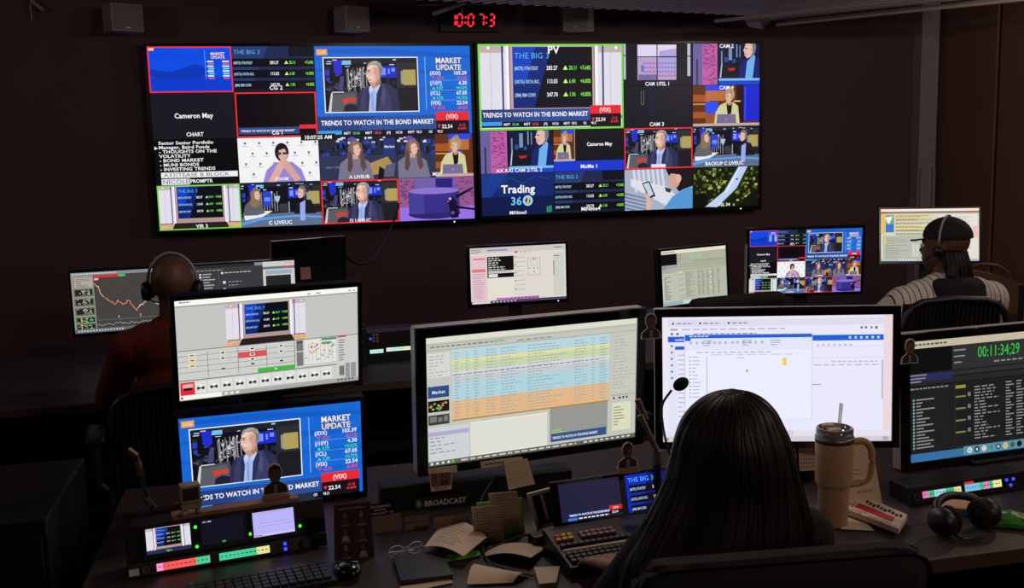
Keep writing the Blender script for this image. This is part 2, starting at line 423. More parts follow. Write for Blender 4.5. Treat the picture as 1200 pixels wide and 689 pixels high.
def yellow_cam(v, x=86, wide=1.0):
    v.rect(0, 0, 160, 90, (96, 46, 22))
    v.rects([(0, 20, 40, 16), (0, 58, 32, 14)], (166, 84, 36)); v.rect(0, 40, 32, 2, (236, 168, 92))
    v.rect(30, 0, 50, 12, (40, 70, 230)); v.rect(30, 12, 46, 22, (186, 110, 60)); v.rect(30, 36, 30, 26, (40, 78, 240)); v.rect(30, 62, 30, 28, (150, 84, 40))
    v.rect(104, 0, 18, 90, (40, 14, 16)); v.rect(98, 34, 16, 3, (250, 190, 90)); v.rect(122, 0, 38, 80, (28, 40, 205)); v.rect(124, 4, 3, 74, (50, 80, 240))
    w = wide
    v.poly([(x-36*w, 90), (x-32*w, 60), (x-22*w, 44), (x-8*w, 38), (x+10*w, 38), (x+22*w, 46), (x+27*w, 90)], (210, 206, 152))
    v.poly([(x-6*w, 40), (x+8*w, 40), (x+6*w, 62), (x-3*w, 66)], (18, 14, 18)); v.rect(x-3*w, 34, 8*w, 10, (200, 150, 120))
    v.ell(x+2*w, 20, 12*w, 15, (178, 150, 112)); head(v, x+1, 26, 9*w, 13, (224, 180, 150), (190, 160, 120), True, False)
    v.ell(x+4*w, 8, 6*w, 5, (168, 140, 104))
    v.poly([(x-30*w, 88), (x-28*w, 64), (x+16*w, 64), (x+18*w, 88)], (120, 108, 146)); v.ell(x-6*w, 75, 2, 2, (170, 160, 190), 10)
    v.rect(0, 84, 160, 6, (196, 170, 160))
def two_shot(v):
    studio(v, 5)
    v.rects([(8+i*26, 6+(i % 3)*2, 5, 5) for i in range(6)], (10, 10, 14))
    v.rect(44, 18, 16, 30, (44, 70, 205)); v.rects([(46, 30, 12, 8)], (110, 140, 240)); v.poly([(66, 28), (78, 28), (76, 36), (72, 42), (68, 36)], (170, 200, 225))
    v.rect(0, 60, 160, 30, (96, 112, 140)); v.poly([(0, 70), (40, 64), (110, 62), (160, 64), (160, 60), (0, 60)], (30, 34, 46))
    v.poly([(0, 86), (40, 76), (110, 72), (160, 76), (160, 72), (110, 68), (40, 71), (0, 80)], (90, 160, 235))
    v.poly([(4, 66), (40, 58), (62, 58), (40, 70), (6, 76)], (232, 232, 238))
    v.rect(76, 44, 16, 16, (54, 58, 70)); v.rect(94, 40, 2, 22, (160, 170, 190))
    v.poly([(2, 66), (8, 44), (20, 34), (38, 36), (46, 62), (30, 66)], (96, 98, 106)); v.poly([(18, 46), (20, 18), (28, 9), (37, 13), (40, 34), (36, 46), (28, 50)], (140, 112, 92))
    head(v, 31, 24, 7, 11, (228, 186, 166), (150, 120, 96), False, False)
    v.poly([(104, 66), (110, 44), (124, 36), (140, 38), (150, 66)], (26, 26, 34)); v.poly([(116, 80), (117, 44), (128, 38), (126, 80)], (150, 170, 238))
    head(v, 121, 22, 8, 12, (226, 184, 166), (120, 112, 110))
def purple_set(v):
    v.rect(0, 0, 160, 90, (118, 84, 190))
    v.rect(0, 0, 40, 62, (150, 90, 140)); v.rect(120, 0, 40, 62, (150, 84, 140))
    rn = random.Random(4)
    v.rects([(rn.choice((0, 120))+rn.uniform(0, 34), rn.uniform(0, 58), rn.uniform(4, 9), 2.4) for _ in range(60)], (104, 60, 120))
    v.rect(34, 0, 42, 24, (112, 96, 170)); v.rect(78, 2, 36, 20, (38, 34, 120)); v.rect(0, 62, 160, 28, (150, 112, 232))
    v.ell(74, 76, 56, 12, (44, 34, 110)); v.rect(20, 28, 108, 48, (54, 46, 136)); v.rect(22, 30, 30, 46, (70, 62, 150)); v.ell(74, 28, 54, 7, (140, 116, 205))
    v.poly([(104, 52), (112, 40), (122, 52), (126, 86), (110, 88), (106, 70)], (18, 12, 44)); v.poly([(118, 40), (158, 22), (158, 26), (122, 46)], (18, 12, 30))
    v.poly([(116, 60), (160, 68), (160, 72), (116, 66)], (14, 10, 30)); v.ell(108, 46, 3, 3, (210, 180, 240), 8); v.ell(104, 52, 1.6, 1.6, (255, 60, 60), 8); v.ell(113, 76, 4, 4, (90, 84, 150), 10)
def zoom_man(v):
    v.rect(0, 0, 160, 90, (243, 243, 246))
    for r_ in range(4):
        for c in range(6):
            x = 12+c*28+(14 if r_ % 2 else 0); y = 12+r_*21
            v.rects([(x-3, y+4, 11, 1.2)], (176, 178, 184)); v.poly([(x, y-4), (x+5, y-3), (x+4, y), (x+1, y+2)], (96, 100, 110))
    v.poly([(46, 90), (54, 66), (72, 50), (106, 50), (124, 66), (132, 90)], (150, 132, 214)); v.rect(84, 44, 10, 12, (206, 160, 150))
    v.ell(86, 30, 14, 19, (28, 22, 28)); head(v, 86, 34, 11, 16, (222, 178, 166), (20, 16, 20), False, False)
    v.rects([(76, 30, 9, 5), (88, 30, 9, 5)], (70, 50, 56))
    v.poly([(56, 90), (78, 50), (88, 44), (92, 56), (72, 90)], (224, 172, 160)); v.poly([(90, 46), (98, 48), (122, 86), (110, 90), (88, 60)], (216, 164, 152))
    v.text('ZOOM', 70, 87, 6, (250, 250, 255))
def big3_rows(v, x0, x1, y0, dy, h, row=True):
    W = x1-x0
    for i, (n, a, b, c) in enumerate((('(MSTR) STRATEGY', '283.27', '20.11', '+7.64%'), ('(OKTA) OKTA INC.', '113.03', '6.40', '+6.00%'), ('(IBM) IBM CORP.', '247.70', '1.96', '+0.80%'))):
        y = y0+i*dy
        if row: v.rect(x0, y-h*1.8, W, h*2.7, (10, 12, 24))
        v.text(n, x0+W*.01, y, h*.86, (170, 205, 235), wid=.6); v.text(a, x0+W*.56, y, h, (240, 240, 245), 'r', wid=.72)
        t = x0+W*.63; v.poly([(t, y), (t+h*1.3, y), (t+h*.65, y-h*1.1)], (200, 250, 110)); v.text(b, t+h*1.6, y, h, (110, 230, 70), wid=.66)
        v.text(c, x1-W*.01, y, h, (130, 235, 70), 'r', wid=.64)
def big3(v, tag_=None):
    v.rect(0, 0, 160, 90, (30, 40, 78)); v.poly([(0, 0), (70, 0), (30, 90), (0, 90)], (38, 58, 110)); v.rect(0, 74, 160, 16, (20, 24, 46)); v.rect(110, 0, 50, 20, (14, 16, 28))
    v.text('THE BIG 3', 3, 15, 8, (90, 170, 235), bold=0)
    big3_rows(v, 0, 160, 35, 22, 6)
    if tag_: v.text(tag_, 82, 86, 8, (245, 245, 250), 'c')
def big_set(v, bottom=False, floor=True):
    v.rect(0, 0, 160, 90, (226, 222, 234))
    for x in (0, 132):
        v.rect(x, 0, 28, 9, (196, 176, 176)); v.ell(x+(11 if x == 0 else 20), 4, 1.6, 1.6, (255, 255, 255), 8); v.rects([(x+13, 9, .8, 70)], (196, 190, 204)); v.rect(x+2, 76, 24, 3, (120, 110, 116))
    v.rects([(25, 0, 2, 82), (136, 0, 2, 82)], (60, 58, 130)); v.rects([(30, 0, 3, 82), (128, 0, 3, 82)], (250, 246, 250)); v.rects([(33, 0, 1.6, 80), (126.4, 0, 1.6, 80)], (150, 130, 134))
    v.rect(34.6, 0, 92, 82, (196, 168, 164))
    if floor:
        v.rect(0, 78, 160, 12, (206, 170, 150)); v.poly([(24, 90), (30, 76), (130, 76), (136, 90)], (40, 32, 32)); v.poly([(0, 84), (22, 78), (24, 80), (0, 90)], (240, 180, 90)); v.poly([(160, 84), (138, 78), (136, 80), (160, 90)], (240, 180, 90))
    v.rect(37, 3, 88, 64, (12, 14, 28)); v.poly([(37, 3), (80, 3), (60, 67), (37, 67)], (14, 40, 120)); v.poly([(37, 3), (62, 3), (52, 40), (37, 40)], (20, 66, 190))
    v.text('THE BIG 3', 39, 15, 6, (90, 175, 240), bold=0)
    big3_rows(v, 38, 124, 27, 14, 4.2, False)
    v.rect(34.6, 67, 92, 9, (178, 150, 146))
def lower_third(v, y=66, h=13):
    v.rect(0, y, 122, h+1, (44, 78, 152)); v.poly([(0, y), (60, y), (40, y+h+1), (0, y+h+1)], (38, 64, 130)); v.text('TRENDS TO WATCH IN THE BOND MARKET', 3.5, y+h*.66, 4.68, (246, 246, 252), wid=.84)
    v.rect(122, y-3, 35, 9, (234, 40, 52)); v.text('(VIX)', 139, y+4, 4.4, (250, 230, 230), 'c', wid=.9)
    v.rect(122, y+6, 35, h+4, (24, 16, 26)); v.poly([(123.5, y+10), (127, y+10), (125.2, y+14)], (240, 50, 60)); v.text('22.54', 128, y+14, 3.8, (245, 245, 245), wid=.9)
    v.text('-2.12', 153, y+12, 2.4, (240, 60, 80), 'r'); v.text('-8.60%', 154, y+15.6, 2.4, (240, 60, 80), 'r')
    v.rect(0, y+h+1, 122, 6, (14, 18, 30)); v.rect(0, y+h+1, 24, 4, (60, 160, 235))
    rn = random.Random(8); x = 26
    while x < 118:
        v.text(rn.choice(('JNJ', 'MSFT', 'AAPL', 'GS', 'DIS')), x, y+h+5, 2.6, (235, 235, 240), wid=.8); v.text(rn.choice(('165.26', '121.06', '98.21')), x+9, y+h+5, 2.6, rn.choice(((235, 235, 240), (110, 230, 110), (240, 80, 80))), wid=.7); x += 22
def market(v, full=True):
    B = (24, 104, 214)
    v.rect(0, 0, 160, 90, B)
    for i in range(5): v.poly([(0, 4+i*18), (60, 2+i*20), (160, 9+i*17), (160, 13+i*17), (60, 8+i*20), (0, 7+i*18)], (20, 92+i*3, 200+i*2))
    v.rect(2, 3, 11, 6, (232, 160, 90)); v.text('LIVE', 7.5, 7.6, 3, (255, 222, 150), 'c')
    v.rect(8, 11, 97, 56, (236, 240, 246)); man_cam(v.sub(9, 12, 95, 54), 1)
    v.rect(112, 11, .8, 54, (120, 180, 240))
    v.text('MARKET', 137, 17.5, 5.4, (255, 236, 190), 'c', wid=.9); v.text('UPDATE', 137, 24.5, 5.4, (255, 226, 150), 'c', wid=.9)
    G, D = (60, 235, 150), (240, 60, 110)
    for i, (n, a, b, c, up) in enumerate((('(/DX)', '103.39', '-0.11', '-0.11%', 0), ('(/10Y)', '4.30', '0.03', '+0.63%', 1), ('(/CL)', '67.05', '0.50', '+0.75%', 1), ('(VIX)', '22.54', '-2.12', '-8.60%', 0))):
        y = 29.5+i*10.2; k = G if up else D
        v.text(n, 117, y, 3.7, (240, 244, 252), wid=.9); v.text(a, 156, y, 3.7, (246, 246, 252), 'r', wid=.95)
        v.poly([(119, y+4.6), (122.4, y+4.6), (120.7, y+1.6)] if up else [(119, y+1.6), (122.4, y+1.6), (120.7, y+4.6)], k); v.text(b, 123.6, y+4.6, 3.0, k, wid=.9); v.text(c, 156, y+4.6, 3.0, k, 'r', wid=.9)
        if i < 3: v.rects([(116, y+5.4, 41, .4)], (110, 170, 235))
    lower_third(v, 70.5, 13.5)
def brick_man(v, dk=False):
    v.rect(0, 0, 160, 90, (20, 24, 60)); v.rect(0, 0, 22, 90, (104, 96, 160)); v.rect(8, 34, 4, 56, (60, 44, 70)); v.rect(22, 0, 36, 90, (190, 92, 168))
    rn = random.Random(7); v.rects([(22+rn.uniform(0, 28), rn.uniform(0, 88), rn.uniform(4, 8), 1.4) for _ in range(90)], (128, 56, 120))
    v.rects([(58, 0, 3, 90)], (8, 8, 14))
    s = v.sub(61, 0, 99, 90, 99, 90)
    s.rect(0, 0, 99, 90, (14, 22, 56)); s.rects([(6, 16, 3, 26), (24, 6, 8, 30), (42, 2, 3, 28), (50, 4, 2, 26)], (120, 146, 180)); s.rects([(14, 30, 8, 10), (34, 34, 6, 8)], (36, 80, 160)); s.rect(0, 76, 99, 5, (120, 190, 235)); s.rect(0, 81, 99, 9, (28, 70, 205))
    s.poly([(4, 74), (8, 42), (50, 42), (52, 74)], (16, 18, 36)); s.poly([(3, 74), (7, 42), (9, 42), (6, 74)], (190, 205, 225)); s.poly([(22, 54), (40, 53), (38, 58), (26, 60)], (200, 30, 40))
    s.poly([(48, 76), (52, 44), (64, 34), (90, 30), (99, 36), (99, 76)], (22, 34, 110)); s.poly([(64, 76), (68, 40), (84, 24), (88, 28), (82, 76)], (110, 176, 236))
    head(s, 74, 12, 13, 20, (228, 186, 176), (120, 116, 124))
def window_cam(v):
    v.rect(0, 0, 160, 90, (20, 22, 34))
    v.rects([(0, 0, 5, 76), (148, 0, 7, 70)], (190, 190, 214)); v.rects([(0, 24, 5, 2), (148, 26, 7, 2)], (20, 22, 34))
    v.rect(32, 2, 90, 76, (222, 214, 240)); v.rect(32, 30, 90, 48, (188, 156, 202)); v.poly([(82, 16), (122, 10), (122, 60), (82, 60)], (170, 164, 220))
    rn = random.Random(2); v.rects([(46+i*7, 40+j*9, 4, 4) for i in range(11) for j in range(4)], (146, 116, 178)); v.rects([(40, 46, 6, 14)], (70, 120, 200)); v.rect(34, 66, 44, 12, (120, 104, 160))
    v.rects([(76, 2, 2.4, 76), (32, 27, 90, 2.4)], (26, 26, 40))
    v.text('CAM 1/FSL 1', 78, 90, 8, (235, 235, 245), 'c', wid=.9)
def dark_cam(v):
    v.rect(0, 0, 160, 90, (20, 22, 34)); v.rect(55, 4, 22, 60, (22, 24, 52)); v.line([(40, 10), (40, 40), (46, 40), (46, 8)], 1, (120, 116, 110)); v.text('CAM 3', 76, 87, 8, (245, 245, 250), 'c')
def phone_cam(v):
    v.rect(0, 0, 160, 90, (168, 176, 200))
    for i in range(7): v.poly([(18+i*11, 0), (24+i*11, 0), (30+i*11, 50), (24+i*11, 50)], (214, 214, 228))
    for i in range(6): v.poly([(0, 50+i*8), (60, 66+i*8), (60, 69+i*8), (0, 54+i*8)], (110, 124, 160))
    v.poly([(14, 20), (100, 40), (120, 60), (100, 84), (14, 36)], (222, 222, 234)); v.poly([(40, 30), (58, 26), (72, 60), (56, 66)], (40, 44, 60)); v.poly([(43, 32), (56, 29), (67, 56), (57, 61)], (196, 210, 230))
    v.poly([(44, 50), (56, 56), (64, 76), (58, 90), (50, 90), (50, 66)], (222, 178, 160))
    v.poly([(96, 0), (160, 0), (160, 40), (140, 46), (128, 52), (110, 30)], (30, 22, 26)); v.ell(116, 26, 14, 18, (214, 160, 146)); v.ell(126, 22, 7, 10, (226, 178, 160)); v.poly([(96, 0), (150, 0), (150, 26), (132, 14), (104, 10)], (30, 22, 26))
    v.poly([(94, 40), (110, 46), (106, 54), (96, 50)], (60, 60, 74)); v.poly([(90, 90), (112, 62), (150, 42), (160, 44), (160, 90)], (84, 150, 214))
def forest_cam(v):
    v.rect(0, 0, 160, 90, (20, 26, 10)); rn = random.Random(12)
    for c, n in (((60, 70, 20), 50), ((120, 128, 44), 44), ((176, 172, 92), 30), ((70, 96, 30), 40)):
        v.rects([(rn.uniform(0, 156), rn.uniform(0, 84) ** 1.0, rn.uniform(3, 8), rn.uniform(3, 8)) for _ in range(n)], c)
    v.poly([(0, 90), (0, 60), (30, 56), (40, 90)], (12, 14, 10)); v.poly([(110, 90), (140, 60), (160, 50), (160, 90)], (18, 20, 14))
    v.poly([(24, 90), (70, 56), (104, 0), (138, 0), (112, 50), (64, 90)], (28, 50, 20)); v.poly([(30, 88), (76, 54), (110, 0), (132, 0), (106, 48), (58, 90)], (190, 208, 244)); v.poly([(78, 56), (112, 0), (115, 0), (82, 57)], (230, 236, 250))
    v.rects([(104, 26, 5, 4)], (60, 70, 90)); v.text('FSL 34', 62, 88, 7, (245, 245, 250), 'l')
def trading(v):
    v.rect(0, 0, 160, 90, (16, 40, 108)); v.rect(0, 50, 160, 40, (12, 26, 74)); v.poly([(0, 0), (60, 0), (20, 50), (0, 50)], (22, 58, 140))
    v.line([(6, 40), (20, 16), (40, 30), (60, 8), (90, 22), (120, 6), (150, 14)], .8, (40, 84, 170))
    v.text('Trading', 80, 42, 17, (250, 250, 252), 'c', wid=.96); v.text('36', 88, 68, 17, (110, 196, 244), 'r'); v.ell(101, 59.5, 11, 11.5, (150, 214, 250), 24); v.ell(101, 59.5, 5.8, 6.6, (20, 28, 40), 18); v.poly([(98, 65), (101, 52), (105, 54), (103, 65)], (250, 196, 60))
    v.rects([(143+i*4, 74-i*1.2, 3, 12+i*1.2) for i in range(3)], (50, 160, 80)); v.text('MiNime3', 79, 88, 7, (245, 245, 250), 'c')
def mome(v):
    v.rect(0, 0, 160, 90, (16, 18, 26)); yellow_cam(v.sub(0, 0, 47, 68, 84, 90), 44, 1.0); v.rect(47, 0, 1, 68, (190, 190, 190)); v.text('Cameron May', 104, 36, 7.6, (246, 246, 250), 'c', wid=.9)
    v.rect(0, 68, 160, 22, (24, 56, 205)); v.text('MoMe 1', 80, 84, 8, (250, 250, 255), 'c')
def pv(v):
    big_set(v, floor=False); lower_third(v, 68, 12); v.text('PV', 82, 10, 8, (250, 250, 255), 'c'); v.border(2, (118, 220, 70))
def cg_blue(v):
    v.rect(0, 0, 160, 90, (12, 76, 226)); v.rect(0, 60, 160, 30, (10, 60, 205)); v.poly([(0, 44), (40, 50), (90, 34), (110, 42), (104, 60), (60, 66), (0, 58)], (8, 56, 180))
    v.line([(4, 18), (40, 14), (80, 22), (106, 18)], 1, (20, 60, 200)); v.rect(2, 3, 11, 5, (250, 200, 140)); v.rects([(108, 8, .8, 56)], (120, 180, 240))
    v.text('MARKET', 133, 17, 5.4, (255, 226, 190), 'c', wid=.9); v.text('UPDATE', 133, 24, 5.4, (255, 216, 150), 'c', wid=.9)
    for i in range(4):
        v.rects([(112, 28+i*9.4, 12, 3), (141, 28+i*9.4, 13, 3)], (220, 235, 250)); v.rects([(114, 33+i*9.4, 11, 2.6), (142, 33+i*9.4, 12, 2.6)], (230, 90, 140) if i in (0, 3) else (110, 230, 210))
    v.border(2.6, (250, 44, 60))
def chart_tile(v):
    v.rect(0, 0, 160, 90, (24, 24, 34)); v.text('Cameron May', 80, 49, 9.5, (246, 246, 250), 'c', wid=.92); v.text('CHART', 80, 85, 7.6, (246, 246, 250), 'c', wid=.9)
def prompter_tile(v):
    v.rect(0, 0, 160, 90, (10, 9, 14))
    for i, t in enumerate(('Sector Senior Portfolio', 'Manager, Baird Funds', '- THOUGHTS ON THE', 'VOLATILITY', '- BOND MARKET', '- MUNI BONDS', '- INVESTING TRENDS')): v.text(t, 9, 9.5+i*8.7, 6.2, (242, 242, 244), wid=1.22)
    v.poly([(1, 13), (1, 20), (8, 16.5)], (240, 240, 240)); v.rect(10, 65, 148, 11, (240, 240, 244)); v.text('A32|TEASE B BLOCK', 15, 74, 7.4, (60, 60, 70), bold=0, wid=1.32)
    v.rect(10, 78, 54, 12, (226, 226, 234)); v.text('NICOLE', 12, 88, 8.4, (110, 110, 120), bold=0, wid=1.2); v.text('PROMPTR', 65, 87, 7, (245, 245, 250), wid=.95)
def vir3(v): big_set(v); v.text('VIR 3', 82, 87, 7, (250, 250, 255), 'c'); v.border(2.4, (112, 214, 70))
def cg1(v):
    v.rect(0, 0, 160, 90, (12, 8, 16)); v.rect(4, 70, 120, 14, (48, 72, 130)); v.text('TRENDS TO WATCH IN THE BOND MARKET', 8, 79, 4, (240, 240, 250), wid=.9); v.rect(124, 66, 34, 8, (236, 44, 56)); v.text('CG 1', 80, 85, 7, (250, 250, 255), 'c'); v.border(2.6, (250, 50, 50))
def dlive(v): man_cam(v, 1); v.text('D LIVEUC', 78, 88, 7, (250, 240, 245), 'c'); v.border(2.6, (250, 50, 50))
def cam3live(v): man_cam(v, 1); v.rect(62, 80, 34, 8, (235, 225, 230)); v.border(2.6, (250, 50, 60))
def womanpair(v): woman_cam(v.sub(0, 0, 80, 90, 80, 90), 32, 6); yellow_cam(v.sub(80, 0, 80, 90, 84, 90), 44); v.text('MIX', 72, 87, 7, (245, 240, 245), 'l')
def alive(v): woman_cam(v, 74, 3); v.text('A LIVEUB', 80, 88, 7, (250, 245, 250), 'c')
def clive(v): two_shot(v); v.text('C LIVEUC', 76, 86, 7.6, (250, 250, 252), 'c')
def blive(v): two_shot(v); v.text('BACKUP C LIVEUC', 76, 86, 7.6, (250, 250, 252), 'c')
def cam2(v): brick_man(v); v.text('CAM 2', 80, 9, 8, (245, 245, 250), 'c')
def axcam(v): brick_man(v); v.text('AX AXI CAM 2:TSL 2', 84, 88, 7.6, (245, 245, 250), 'c')
def cam4(v): yellow_cam(v, 86); v.text('CAM 4', 80, 9, 8, (245, 245, 250), 'c')
def big3_cg2(v): big3(v, 'CG 2')
def big3_m4(v): big3(v, 'MiNime4')
WALL_LEFT = [(0, 0, 1, 1, cg_blue, 'blue market graphic with red border'), (1, 0, 1, 1, big3_cg2, 'dark stock price table'), (0, 1, 1, 1, chart_tile, 'dark tile with white name'), (1, 1, 1, 1, cg1, 'black tile with red border'),
             (2, 0, 2, 2, market, 'large blue market update picture with man in suit'), (0, 2, 1, 1, prompter_tile, 'white prompter script on black'), (1, 2, 1, 1, zoom_man, 'man in lilac shirt on white'), (2, 2, 1, 1, alive, 'long-haired woman at a desk'),
             (3, 2, 1, 1, womanpair, 'two women side by side'), (0, 3, 1, 1, vir3, 'virtual set with green border'), (1, 3, 1, 1, clive, 'woman and man at curved desk'), (2, 3, 1, 1, dlive, 'man in suit with red border'), (3, 3, 1, 1, purple_set, 'empty purple studio desk')]
WALL_RIGHT = [(0, 0, 2, 2, pv, 'large virtual set picture with green border'), (2, 0, 1, 1, window_cam, 'window view on pale buildings'), (2, 1, 1, 1, dark_cam, 'nearly black camera picture'), (3, 0, 1, 1, cam2, 'pink brick and man in suit'), (3, 1, 1, 1, cam4, 'woman in yellow jacket'),
              (0, 2, 1, 1, axcam, 'brick and man in suit'), (1, 2, 1, 1, mome, 'woman in yellow beside white name'), (2, 2, 1, 1, cam3live, 'man in suit with red border'), (3, 2, 1, 1, blive, 'woman and man at curved desk'),
              (0, 3, 1, 1, trading, 'blue programme logo'), (1, 3, 1, 1, big3_m4, 'stock price table'), (2, 3, 1, 1, phone_cam, 'person holding a phone'), (3, 3, 1, 1, forest_cam, 'road through a forest')]

# ------------------------------------------------------------------ what the desk monitors show
def app_switcher(v):                                    # grey graphics software with a preview
    v.rect(0, 0, 160, 90, (196, 197, 192)); v.rect(0, 0, 160, 5, (250, 248, 242)); v.rects([(0, 5, 160, 1.2)], (160, 158, 152)); v.dashes(4, 1.6, 10, 1, 3, 1, (90, 90, 90), words=3); v.rects([(114, 3, 3, .8), (122, 3, 4, .8), (152, 3, 2, .8), (156, 3, 2, .8)], (90, 90, 90))
    big_set(v.sub(42, 7, 70, 38))
    v.rect(0, 45, 160, 45, (206, 206, 202)); v.rects([(0, 45, 160, .7), (0, 50, 101, .4), (0, 55, 101, .4), (0, 60, 101, .4), (0, 65, 101, .4), (25, 47, .5, 23), (51, 47, .5, 23), (76, 47, .5, 23), (101, 45, .6, 26)], (120, 120, 122))
    for x, y in ((12, 49.5), (12, 54), (12, 59)): v.rect(x-3, y-1, 6, 3, (240, 226, 170)); v.rects([(x-1.6, y, 3.4, 1)], (90, 80, 60))
    v.rect(51.5, 51.5, 24.5, 5.4, (214, 84, 84))
    v.rects([(x-2, y-1, 4.4, 2.4) for x, y in ((38, 50), (38, 55), (63.5, 49), (63.5, 54), (63.5, 58.6), (89, 49), (89, 54))], (240, 240, 238)); v.rects([(x-1.2, y-.6, 2.8, 1.4) for x, y in ((38, 50), (38, 55), (38, 64.6), (63.5, 49), (63.5, 54), (63.5, 58.6), (63.5, 63), (89, 49), (89, 54), (89, 63))], (40, 40, 40))
    v.rect(68, 68, 33, 4, (66, 186, 66)); v.ell(84, 70, 1, .9, (220, 250, 220), 8)
    v.rects([(103, 46, 6, 10), (103, 57, 6, 13)], (120, 120, 122)); v.rects([(104, 47, 1.6, 1.6), (106.6, 47, 1.6, 1.6)], (30, 30, 30))
    for x, k in ((110.5, (190, 60, 70)), (125.5, (60, 140, 90))):
        v.rect(x, 46, 14, 23, (228, 226, 222)); rn = random.Random(int(x)); v.rects([(x+rn.uniform(0, 12), 48+rn.uniform(0, 18), 1.6, .8) for _ in range(16)], k); v.rects([(x+i*3.4, 50, .3, 17) for i in range(1, 4)], (140, 140, 140))
    v.rect(126, 49.5, 9, 2.2, (110, 150, 90)); v.rect(126, 46, 14, 2, (60, 150, 100)); v.rects([(141, 45, 8, 1.8)], (200, 60, 70)); v.dashes(142, 49, 6, 9, 2.4, 1, (130, 130, 130), .6, 1)
    v.rect(0, 72, 140, .8, (110, 110, 112))
    v.rect(1.2, 74, 12.6, 11.6, (222, 40, 58)); v.rect(3, 75.6, 9, 3.4, (240, 170, 170)); v.rect(4, 79, 7, 2.4, (40, 16, 20))
    for i in range(1, 12):
        x = 2+i*11.2
        v.rect(x, 74, 10, 11, (224, 224, 220)); v.rects([(x+1.8, 79, 2.2, 2.6), (x+6, 79, 2.2, 2.6), (x+3.8, 79.8, 2.4, 1)], (46, 46, 48)); v.ell(x+5, 78, 1.3, 1, (250, 250, 250), 8)
    v.rects([(142, 74, 5, 10), (148, 72, 4, 14), (153, 72, 5, 14)], (150, 150, 152)); v.rects([(143, 75, 1.2, 8), (145, 75, 1.2, 8)], (90, 90, 92))
    v.rect(0, 86, 160, 4, (170, 170, 168)); v.rect(0, 86, 36, 4, (248, 244, 236)); v.ell(2, 88, 1.2, 1.2, (200, 60, 60), 8); v.rects([(38, 87, 3, 2), (43, 87, 3, 2), (48, 87, 3, 2)], (240, 240, 240)); v.rects([(140+i*3.4, 87, 2, 1.6) for i in range(5)], (90, 90, 90))
def app_news(v):                                        # newsroom rundown
    v.rect(0, 0, 160, 90, (196, 198, 188)); v.rect(0, 0, 160, 4, (222, 222, 204)); v.rects([(0, 5, 160, .5), (0, 9, 160, .5)], (168, 168, 160)); v.dashes(3, 6.5, 60, 1, 3, .9, (120, 120, 116), words=4); v.rects([(50, 6, 6, 1.2)], (150, 190, 140)); v.dashes(66, 7.4, 26, 1, 3, .9, (140, 146, 138), words=6, lo=1)
    v.rect(1, 11, 16, 17, (214, 216, 212)); v.dashes(2, 13, 14, 7, 2.2, .6, (165, 168, 164), seed=5, words=4)
    v.rect(18, 10, 120, 50, (206, 214, 210))
    bands = [(10, 7, (184, 214, 224)), (17, 2.4, (226, 222, 160)), (19.4, 5.6, (200, 214, 172)), (25, 4, (214, 216, 216)), (29, 4, (196, 204, 206)), (33, 12.6, (176, 212, 222)), (45.6, 13.4, (226, 184, 138))]
    for y, h, c in bands: v.rect(18, y, 120, h, c)
    v.rects([(18, 59, 120, 1)], (180, 130, 60)); v.dashes(18.5, 27.2, 112, 1, 2, .8, (150, 132, 206), words=4, lo=.95)
    for i, (x, w) in enumerate(((20, 4), (28, 3), (34, 4), (43, 9), (54, 17), (74, 30), (110, 11), (124, 2.4), (130, 7))):
        v.dashes(x, 12, w, 22, 2.12, .55, (150, 164, 168), .35 if w > 12 else .6, 1, words=3 if w > 8 else 0, seed=30+i)
    v.rect(140, 10, 19, 44, (200, 200, 188)); v.dashes(141, 12, 16, 17, 2.4, .6, (172, 172, 160), .5, 1, seed=8, words=5); v.rects([(140, 56, 19, .5)], (150, 150, 144)); v.rects([(141.5, 57.6, 1.4, 1.6), (146, 57.6, 1.6, 1.6), (149, 57.6, 1.6, 1.6), (152, 57.6, 1.4, 1.6)], (60, 60, 60))
    v.rect(141, 62, 15, 21, (220, 220, 190)); v.dashes(142, 65, 12, 7, 2.2, .7, (140, 140, 110), seed=3)
    v.rect(1, 34, 15, 8, (48, 78, 134)); v.text('Market', 8.5, 39.2, 2.2, (220, 230, 250), 'c'); v.rect(1, 44, 15, 8, (24, 26, 24)); rn = random.Random(9)
    for c in ((190, 190, 90), (220, 120, 80), (120, 180, 120)): v.rects([(2+rn.uniform(0, 12), 45+rn.uniform(0, 5), 1.6, 1.2) for _ in range(4)], c)
    v.rect(1, 54, 15, 7, (60, 62, 62)); v.rects([(2, 55, 5, 4), (8, 56, 3, 3), (12, 55, 3, 4)], (120, 122, 120))
    v.rect(1, 63, 29, 24, (206, 210, 214)); v.rects([(1, 66, 29, 3)], (176, 172, 208)); v.dashes(2, 70, 22, 5, 2.6, .7, (140, 144, 150), seed=4, words=5)
    v.rect(31, 63, 58, 23, (222, 222, 212)); v.border(.5, (186, 190, 178)); v.rects([(31, 62.4, 58, .6), (31, 86, 58, .6)], (240, 240, 220))
    v.rect(91, 60, 46, 25, (150, 152, 146)); v.rect(92, 79, 44, 6, (52, 84, 132)); v.text('TRENDS TO WATCH IN THE BOND MARKET', 93, 83, 1.8, (230, 236, 246), wid=.68); v.rects([(92, 76, 8, .9), (92, 77.6, 9, .9)], (160, 190, 110))
    v.rect(0, 86.8, 160, 3.2, (96, 98, 90)); v.rects([(2+i*4, 87.6, 1.8, 1.6) for i in range(4)], (225, 225, 215)); v.rects([(17, 87.4, 2, 2)], (90, 190, 80)); v.dashes(24, 87.8, 88, 1, 2, 1.2, (200, 200, 190), words=6, lo=1); v.rects([(118+i*4.4, 87.8, 2.6, 1.2) for i in range(9)], (215, 215, 205))
